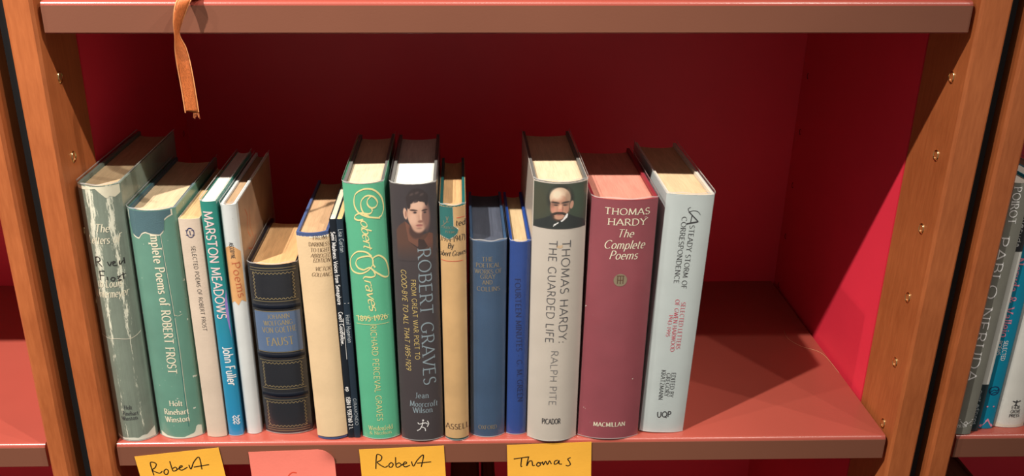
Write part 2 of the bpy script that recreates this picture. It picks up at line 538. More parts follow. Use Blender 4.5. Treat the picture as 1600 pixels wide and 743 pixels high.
def upath(w, d, b, off, n=30, e=2.4, rb=0.0):
    """outline of a cover seen from above: back-left, round the spine, back-right"""
    pts = [(-w / 2 - off, d)]
    pts.append((-w / 2 - off, b + 0.004))
    for i in range(n + 1):
        # cosine spacing resolves the shoulders
        x = -math.cos(math.pi * i / n) * (w / 2)
        y = prof(w, b, x, e)
        # outward normal of the profile
        s = min(1.0, abs(x) / (w / 2))
        sl = b * e * s ** (e - 1) / (w / 2) * (1 if x > 0 else -1)
        m = math.hypot(sl, 1)
        pts.append((x + sl / m * off, y - off / m))
    pts.append((w / 2 + off, b + 0.004))
    pts.append((w / 2 + off, d))
    return pts

def ushell(w, d, b, off, t, z0, z1, e=2.4, wav=0.0):
    o = upath(w, d, b, off, e=e)
    i_ = upath(w, d, b, off - t, e=e)
    n = len(o)
    mb = MB()
    def top(k):
        return z1 + (wav * math.sin(k * 2.1) if wav else 0)
    mb.v = [(x, y, z0) for x, y in o] + [(x, y, top(k)) for k, (x, y) in enumerate(o)] + [(x, y, z0) for x, y in i_] + [(x, y, top(k)) for k, (x, y) in enumerate(i_)]
    A, Bq, Cq, D = 0, n, 2 * n, 3 * n
    for k in range(n - 1):
        mb.f.append((A + k, A + k + 1, Bq + k + 1, Bq + k))
        mb.f.append((Cq + k + 1, Cq + k, D + k, D + k + 1))
        mb.f.append((Bq + k, Bq + k + 1, D + k + 1, D + k))
        mb.f.append((A + k + 1, A + k, Cq + k, Cq + k + 1))
    for k in (0, n - 1):
        q = (A + k, Bq + k, D + k, Cq + k)
        mb.f.append(q if k == 0 else q[::-1])
    return mb

def case_mesh(w, d, b, tb, ts, z0, z1, e):
    """boards of thickness tb joined by a spine of thickness ts"""
    o = upath(w, d, b, 0.0, e=e)
    n = len(o)
    i_ = []
    for k, (x, y) in enumerate(o):
        if k < 2 or k >= n - 2:
            i_.append((x + (tb if x < 0 else -tb), y))
        else:
            xx = x * (1 - 2 * tb / w)
            i_.append((xx, prof(w, b, x, e) + ts))
    mb = MB()
    mb.v = [(x, y, z0) for x, y in o] + [(x, y, z1) for x, y in o] + [(x, y, z0) for x, y in i_] + [(x, y, z1) for x, y in i_]
    A, Bq, Cq, D = 0, n, 2 * n, 3 * n
    for k in range(n - 1):
        mb.f.append((A + k, A + k + 1, Bq + k + 1, Bq + k))
        mb.f.append((Cq + k + 1, Cq + k, D + k, D + k + 1))
        mb.f.append((Bq + k, Bq + k + 1, D + k + 1, D + k))
        mb.f.append((A + k + 1, A + k, Cq + k, Cq + k + 1))
    for k in (0, n - 1):
        q = (A + k, Bq + k, D + k, Cq + k)
        mb.f.append(q if k == 0 else q[::-1])
    return mb

def page_mesh(w, d, b, tb, ts, z0, z1, e, sag=0.0):
    n = 20
    iw = w / 2 - tb - 0.0002
    mb = MB()
    fr, bk = [], []
    for i in range(n + 1):
        u = -1 + 2 * i / n
        x = u * iw
        fr.append((x, b * abs(u) ** e + ts + 0.0002))
        bk.append((x, d - 0.004 - 0.004 * (1 - u * u)))
    ring = fr + bk[::-1]
    m = len(ring)
    mb.v = [(x, y, z0) for x, y in ring]
    mb.v += [(x, y, z1) for x, y in ring]
    for i in range(m):
        j = (i + 1) % m
        mb.f.append((i, j, m + j, m + i))
    for i in range(n):
        a, b2 = i, i + 1
        c, d2 = m - 2 - i, m - 1 - i
        mb.f.append((m + a, m + b2, m + c, m + d2))
        mb.f.append((d2, c, b2, a))
    return mb

PAGE = {}
def page(col):
    k = tuple(col)
    if k not in PAGE:
        PAGE[k] = page_mat('page_edges', rgb(col[0], col[1] + (col[0] - col[1]) * 0.15, col[2] + (col[0] - col[2]) * 0.18, 0.82))
    return PAGE[k]

def make_book(key, name, label, y0, cb, ct, w, h, b, d, cover, pages, jacket=None, clear=False, e=2.4, paperback=False,
              jz=(0.0, 0.0), zb=0.0, group=None, inset=0.003, clear_up=0.0022):
    B = Book()
    a = math.atan2(ct - cb, h)
    root = empty(name, (cb, y0, zb + 0.0004 + abs(math.sin(a)) * w / 2))
    root.rotation_euler = (0, a, 0)
    tag(root, label, 'book', group or ('books on the shelf below' if zb < 0 else 'books in the central row' if cb < 0.4 else 'paperbacks in the right bookcase'))
    off = 0.0
    wc = w - (0.0012 if jacket else 0.0) - (0.0008 if clear else 0.0)
    tb, ts = (0.0004, 0.0004) if paperback else (0.0022, 0.0012)
    pin = 0.0006 if paperback else inset
    B.cover = case_mesh(wc, d, b, tb, ts, 0.0, h, e).obj('cover', cover, root, 35)
    page_mesh(wc, d if not paperback else d + 0.003, b, tb, ts, pin, h - pin, e).obj('page_block', page(pages), root, 35)
    B.surf_off = 0.0
    B.spine = B.cover
    if jacket:
        jo = 0.0005
        B.jacket = ushell(wc, d + 0.0002, b, jo, 0.0003, jz[0], h - jz[1], e, wav=0.0002).obj('dust_jacket', jacket, root, 35)
        B.spine = B.jacket
        B.surf_off = jo
    if clear:
        co = B.surf_off + 0.0004
        pth = upath(wc, d + 0.0008, b, co + 0.00015, e=e)
        mb = MB()
        for k, (x, y) in enumerate(pth):
            mb.v += [(x, y, 0.0002), (x, y, h + clear_up + 0.0005 * math.sin(k * 0.6))]
        mb.f = [(2 * k, 2 * k + 2, 2 * k + 3, 2 * k + 1) for k in range(len(pth) - 1)]
        cv = mb.obj('clear_cover', M_CLEAR, root, 35)
        for nm, lo, hi in (('folded_film_edge', -0.0009, 0.0001), ('folded_film_hem', 0.0, 0.0007)):
            mb = MB()
            for k, (x, y) in enumerate(pth):
                zt = (h + clear_up + 0.0005 * math.sin(k * 0.6)) if nm == 'folded_film_edge' else 0.0002
                mb.v += [(x * (1 + 0.0001 / wc), y - 0.00005, zt + lo), (x * (1 + 0.0001 / wc), y - 0.00005, zt + hi)]
            mb.f = [(2 * k, 2 * k + 2, 2 * k + 3, 2 * k + 1) for k in range(len(pth) - 1)]
            mb.obj(nm, M_FOLD, cv, 35)
    B.w, B.h, B.b, B.e, B.root = wc + 2 * B.surf_off, h, b, e, root
    BOOKS[key] = B
    return B

def on_spine(B, x, z, lift):
    """map a flat (x,z) in metres to the rounded spine, lifted along its normal"""
    wc = B.w - 2 * B.surf_off
    xb = x * wc / B.w
    lim = wc / 2 * 0.975
    xb = max(-lim, min(lim, xb))
    s = abs(xb) / (wc / 2)
    sl = B.b * B.e * s ** (B.e - 1) / (wc / 2) * (1 if xb > 0 else -1)
    m = math.hypot(sl, 1)
    o = B.surf_off + lift
    return (xb + sl / m * o, prof(wc, B.b, xb, B.e) - o / m, z)

def letter(key, s, x0, z0, x1, z1, cap, style, ink, part):
    B = BOOKS[key]
    V, F = text2d(s, x0, z0, x1, z1, cap, style)
    mb = MB()
    mb.v = [on_spine(B, x * 1e-3, z * 1e-3, 0.00022) for x, z in V]
    mb.f = F
    return mb.obj(part + '_lettering', M_INK[ink], B.spine)

def strokes(key, lines, width, ink, name, lift=0.00022, cat=True, nib=None):
    B = BOOKS[key]
    mb = MB()
    for ln in lines:
        pts = catmull(ln) if cat and len(ln) > 2 else ln
        if nib:
            wf = lambda a, t: width * (nib + (1 - nib) * abs(math.sin(a - math.radians(70))))
        else:
            wf = lambda a, t: width
        V, F = thicken(pts, wf)
        mb.add([on_spine(B, x * 1e-3, z * 1e-3, lift) for x, z in V], F)
    return mb.obj(name, M_INK[ink], B.spine)

def patch(key, name, mat, xs, lo, hi, lift=0.00012, n=28):
    """piece lying on the spine between ragged lower and upper outlines (lists of (x,z) mm, or a number)"""
    B = BOOKS[key]
    def ev(c, x):
        if isinstance(c, (int, float)):
            return c
        return float(np.interp(x, [q[0] for q in c], [q[1] for q in c]))
    X = [xs[0] + (xs[1] - xs[0]) * i / n for i in range(n + 1)]
    mb = MB()
    m = 1
    for x in X:
        mb.v.append(on_spine(B, x * 1e-3, ev(lo, x) * 1e-3, lift))
        mb.v.append(on_spine(B, x * 1e-3, ev(hi, x) * 1e-3, lift))
    for i in range(n):
        mb.f.append((2 * i, 2 * i + 2, 2 * i + 3, 2 * i + 1))
    return mb.obj(name, mat, B.spine, 60)

def disc(key, name, ink, cx, cz, r, r_in=0.0, lift=0.0002, n=28, asp=1.0):
    B = BOOKS[key]
    mb = MB()
    for i in range(n):
        a = 2 * math.pi * i / n
        for q in (r, r_in):
            mb.v.append(on_spine(B, (cx + q * asp * math.cos(a)) * 1e-3, (cz + q * math.sin(a)) * 1e-3, lift))
    for i in range(n):
        j = (i + 1) % n
        mb.f.append((2 * i, 2 * j, 2 * j + 1, 2 * i + 1))
    return mb.obj(name, M_INK[ink], B.spine)

# ---- spine papers and cloths
g = 1.22   # reflectance over the tone seen on a vertical face under these steep lamps
def worn_grey():
    n = NT('worn_grey_jacket')
    base = rgb(108, 119, 107, g)
    v = n.coord()
    c = n.ramp(n.noise(v, 40, 5), [(0.3, mul(base, 0.82)), (0.7, mul(base, 1.15))])
    c = n.mix(n.ramp(n.noise(n.coord(scale=(900, 900, 30)), 1, 3), [(0.35, BLACK), (0.7, (0.5, 0.5, 0.5, 1))]), c, mul(base, 1.35))
    # rubbed bands where the jacket was scraped down its height
    xz = n.n('ShaderNodeSeparateXYZ')
    tc = n.n('ShaderNodeTexCoord')
    n.l(tc.outputs['Object'], xz.inputs[0])
    def band(cx, hw):
        s = n.n('ShaderNodeMath', operation='SUBTRACT'); n.l(xz.outputs['X'], s.inputs[0]); s.inputs[1].default_value = cx
        a = n.n('ShaderNodeMath', operation='ABSOLUTE'); n.l(s.outputs[0], a.inputs[0])
        mr = n.n('ShaderNodeMapRange'); n.l(a.outputs[0], mr.inputs['Value'])
        mr.inputs['From Min'].default_value = 0; mr.inputs['From Max'].default_value = hw
        mr.inputs['To Min'].default_value = 0.20; mr.inputs['To Max'].default_value = -0.06
        return mr.outputs[0]
    zf = n.n('ShaderNodeMapRange'); n.l(xz.outputs['Z'], zf.inputs['Value'])
    zf.inputs['From Min'].default_value = 0.08; zf.inputs['From Max'].default_value = 0.15
    zf.inputs['To Min'].default_value = -0.10; zf.inputs['To Max'].default_value = 0.03
    nz = n.noise(n.coord(scale=(1, 1, 0.16)), 520, 6, 0.8)
    tot = nz
    mx = n.n('ShaderNodeMath', operation='MAXIMUM'); n.l(band(-0.0055, 0.006), mx.inputs[0]); n.l(band(0.009, 0.0045), mx.inputs[1])
    ad = n.n('ShaderNodeMath', operation='ADD'); n.l(nz, ad.inputs[0]); n.l(mx.outputs[0], ad.inputs[1])
    ad2 = n.n('ShaderNodeMath', operation='ADD'); n.l(ad.outputs[0], ad2.inputs[0]); n.l(zf.outputs[0], ad2.inputs[1])
    m = n.ramp(ad2.outputs[0], [(0.62, BLACK), (0.68, WHITE)])
    c = n.mix(m, c, rgb(208, 208, 190, 1.3))
    n.bump(n.noise(n.coord(), 900, 2), 0.2, 0.0005)
    return n.fin(c, 0.5, 0.4)

def gradient_cover(name, stops, h):
    n = NT(name)
    tc = n.n('ShaderNodeTexCoord')
    xz = n.n('ShaderNodeSeparateXYZ')
    n.l(tc.outputs['Object'], xz.inputs[0])
    mr = n.n('ShaderNodeMath', operation='DIVIDE'); n.l(xz.outputs['Z'], mr.inputs[0]); mr.inputs[1].default_value = h
    return n.fin(n.ramp(mr.outputs[0], stops), 0.3, 0.5)

def scratched(name, col, amt, seed):
    n = NT(name)
    v = n.coord(loc=(seed, seed, seed))
    c = n.ramp(n.noise(v, 30, 5), [(0.3, mul(col, 0.9)), (0.7, mul(col, 1.08))])
    m = n.ramp(n.noise(n.coord(scale=(1, 1, 0.05), loc=(seed, 0, 0)), 260, 4, 0.7), [(0.70 - amt, BLACK), (0.74 - amt, (0.55, 0.55, 0.55, 1))])
    c = n.mix(m, c, mul(col, 1.6))
    m2 = n.ramp(n.noise(n.coord(loc=(0, seed, 0)), 190, 3, 0.6), [(0.72 - amt * 0.5, BLACK), (0.735 - amt * 0.5, WHITE)])
    c = n.mix(m2, c, rgb(226, 224, 210))
    n.bump(n.noise(n.coord(), 140, 3), 0.12, 0.0008)
    return n.fin(c, 0.38, 0.45)

CL_GREEN = paper('grey_green_cloth', rgb(96, 108, 100, g))
CL_BLUE = paper('dusty_blue_cloth', rgb(64, 92, 102, g), fine=1600, bump=0.35)
CL_BLUE2 = paper('slate_blue_boards', rgb(64, 80, 120, g), fine=1600, bump=0.3)
CL_TEAL = paper('teal_cloth', rgb(24, 84, 84, g), fine=1600, bump=0.3)
CL_DARK = paper('dark_boards', rgb(92, 92, 90, g))
CL_WHITE = paper('off_white_boards', rgb(196, 190, 178, g))
CL_NAVY = paper('navy_cloth', rgb(50, 76, 106, g), 0.16, 0.05, rgb(110, 130, 150), fine=1800, bump=0.5)
CL_ROYAL = paper('royal_blue_cloth', rgb(26, 62, 132, g), 0.1, fine=1800, bump=0.5)
CL_MAROON = paper('maroon_boards', rgb(130, 40, 50, g))

make_book('B0', 'hardback_book', 'thick grey-green hardback with badly rubbed, torn jacket beside the left post',
          .0037, -.2910, -.2897, .035, .2394, .009, .160, CL_GREEN, (206, 176, 128), worn_grey(), True)
make_book('B1', 'hardback_book', 'thick sea-green hardback with torn top showing blue cloth and white title',
          .0070, -.2514, -.2512, .0405, .2173, .008, .145, CL_BLUE, (226, 196, 150), scratched('sea_green_jacket', rgb(92, 138, 122, g), 0.03, 3.1), True)
make_book('B2', 'paperback_book', 'slim beige paperback with oval emblem beside the sea-green hardback',
          .0085, -.2192, -.2208, .0172, .2094, .002, .135, paper('beige_card', rgb(190, 174, 158, g), 0.1, 0.02, rgb(120, 110, 100)), (222, 178, 116), paperback=True)
make_book('B3', 'paperback_book', 'slim teal and blue paperback with bold pinkish title letters',
          .0102, -.2027, -.2042, .0135, .2237, .002, .140,
          gradient_cover('teal_to_blue_card', [(0.0, rgb(20, 128, 176, g)), (0.45, rgb(16, 128, 158, g)), (0.75, rgb(12, 128, 122, g)), (1.0, rgb(22, 124, 112, g))], .2237), (236, 232, 222), paperback=True, clear=True)
make_book('B4', 'hardback_book', 'slim white battered book with brown torn patch on its spine',
          .0129, -.1872, -.1893, .0135, .2198, .003, .145, paper('chalky_white_cover', rgb(196, 200, 200, g), 0.08, 0.06, rgb(150, 140, 125)), (186, 150, 108), clear=True, inset=0.002)
make_book('B5', 'leather_book', 'short dark navy leather book with gilt panels and blue title label',
          .0124, -.1558, -.1577, .0425, .1662, .006, .110, paper('navy_leather', rgb(14, 20, 32, 1.0), 0.15, fine=700, rough=0.32, bump=0.35), (238, 180, 112), clear=True)
make_book('B6', 'hardback_book', 'cream hardback with slate-blue boards next to two thin black paperbacks',
          .0028, -.1150, -.1207, .0275, .1988, .004, .135, CL_BLUE2, (206, 160, 112), paper('aged_cream_jacket', rgb(206, 180, 144, g), 0.09, 0.02, rgb(230, 212, 176)), jz=(.0028, .003), inset=0.002)
make_book('B7a', 'paperback_book', 'very thin black paperback with bold white spine text touching the cream hardback',
          .0055, -.0985, -.1036, .0054, .21, .0006, .14, paper('black_card', rgb(22, 28, 36, g)), (236, 224, 196), paperback=True)
make_book('B7b', 'paperback_book', 'very thin dark blue-black paperback with fine pale text touching the bright green hardback',
          .0054, -.0930, -.0980, .0052, .21, .0006, .13, paper('blue_black_card', rgb(30, 42, 54, g)), (238, 190, 120), paperback=True)
make_book('B8', 'hardback_book', 'bright green hardback with swirling gilt script title',
          .0030, -.0716, -.0775, .0345, .2404, .006, .145, CL_DARK, (226, 204, 166), paper('bright_green_jacket', rgb(82, 168, 132, g), 0.05, rough=0.35), True, jz=(0, 0.0))
make_book('B9', 'hardback_book', 'dark charcoal hardback with portrait of a young man in a brown coat',
          0.0, -.0343, -.0375, .0385, .2409, .006, .145, CL_DARK, (238, 236, 226), paper('charcoal_jacket', rgb(58, 51, 54, g), 0.06, rough=0.35), True)
make_book('B10', 'hardback_book', 'narrow tan hardback with torn teal piece at the top of its spine',
          0.0, -.0034, -.0060, .0222, .2227, .005, .130, CL_TEAL, (224, 172, 108), paper('tan_jacket', rgb(192, 156, 108, g), 0.14, 0.02, rgb(226, 196, 146)), True, jz=(.002, .0005))
make_book('B11', 'hardback_book', 'short faded navy cloth hardback with dull gilt stacked title',
          .0044, .0240, .0236, .031, .1894, .006, .125, CL_NAVY, (84, 92, 112), clear=True, inset=0.002)
make_book('B12', 'hardback_book', 'short narrow royal-blue cloth hardback with dark stamped title',
          .0080, .0499, .0501, .018, .1878, .003, .125, CL_ROYAL, (228, 194, 138), clear=True, inset=0.003)
make_book('B13', 'hardback_book', 'thick pale grey hardback with portrait of a balding moustached man',
          -.0024, .0818, .0812, .045, .2433, .009, .150, CL_DARK, (236, 208, 164), paper('pale_grey_jacket', rgb(184, 176, 166, g), 0.05, rough=0.35), True)
make_book('B14', 'hardback_book', 'very thick maroon hardback with cream title and round gilt monogram',
          0.0, .1325, .1342, .0555, .2271, .007, .145, CL_MAROON, (226, 138, 112), scratched('maroon_jacket', rgb(136, 64, 74, g), -0.02, 5.3), True)
make_book('B15', 'hardback_book', 'pale blue-grey hardback leaning right at the end of the row',
          .0089, .1822, .1887, .041, .2280, .003, .150, CL_WHITE, (236, 198, 146), paper('pale_blue_grey_jacket', rgb(178, 188, 188, g), 0.06, rough=0.4), True, e=3.2)
gr = 2.0
make_book('B16', 'paperback_book', 'grey paperback with large white capitals beside the far right post',
          .0013, .4552, .4562, .0142, .24, .001, .145, paper('grey_card', rgb(112, 112, 104, 1.35)), (236, 228, 214), paperback=True)
make_book('B17', 'paperback_book', 'very thin black and white paperback between the grey and teal ones',
          .0062, .4681, .4690, .0065, .23, .0006, .14,
          gradient_cover('black_white_card', [(0.0, rgb(30, 48, 54, g)), (0.212, rgb(30, 48, 54, g)), (0.213, rgb(206, 206, 200, g)), (0.77, rgb(206, 206, 200, g)), (0.771, rgb(34, 36, 40, g)), (1.0, rgb(34, 36, 40, g))], .23), (236, 228, 214), paperback=True)
make_book('B18', 'paperback_book', 'teal paperback with pink title and pink chevron',
          .0101, .4805, .4812, .0128, .2369, .001, .14, paper('teal_card', rgb(0, 100, 126, gr), 0.04), (236, 228, 214), paperback=True)
make_book('B19', 'paperback_book', 'wide off-white paperback with small black bird emblem',
          .0117, .5040, .5040, .029, .2279, .003, .14, paper('off_white_card', rgb(190, 182, 170, gr), 0.06), (226, 206, 170), paperback=True, clear=True)
make_book('B20', 'paperback_book', 'dark paperback cut off by the right edge of the view',
          .0125, .5310, .5310, .022, .21, .002, .135, paper('black_spine_card', rgb(36, 36, 40, g)), (226, 206, 170), paperback=True)
# shaded books on the shelf below
make_book('L0', 'hardback_book', 'thick brown book in shade on the shelf below, left of the thinner one',
          .02, .004, .004, .030, .268, .006, .17, paper('brown_cloth', rgb(110, 70, 40)), (170, 110, 64), zb=-PITCH)
make_book('L1', 'hardback_book', 'thin tall brown book in shade on the shelf below',
          .02, .0285, .0285, .011, .292, .003, .18, paper('umber_cloth', rgb(120, 70, 36)), (150, 92, 50), zb=-PITCH, inset=0.001)
make_book('L2', 'hardback_book', 'broad brown book in shade under the right-hand paperbacks',
          .02, .4900, .4900, .060, .288, .006, .19, paper('russet_cloth', rgb(120, 74, 50)), (160, 104, 70), zb=-PITCH)

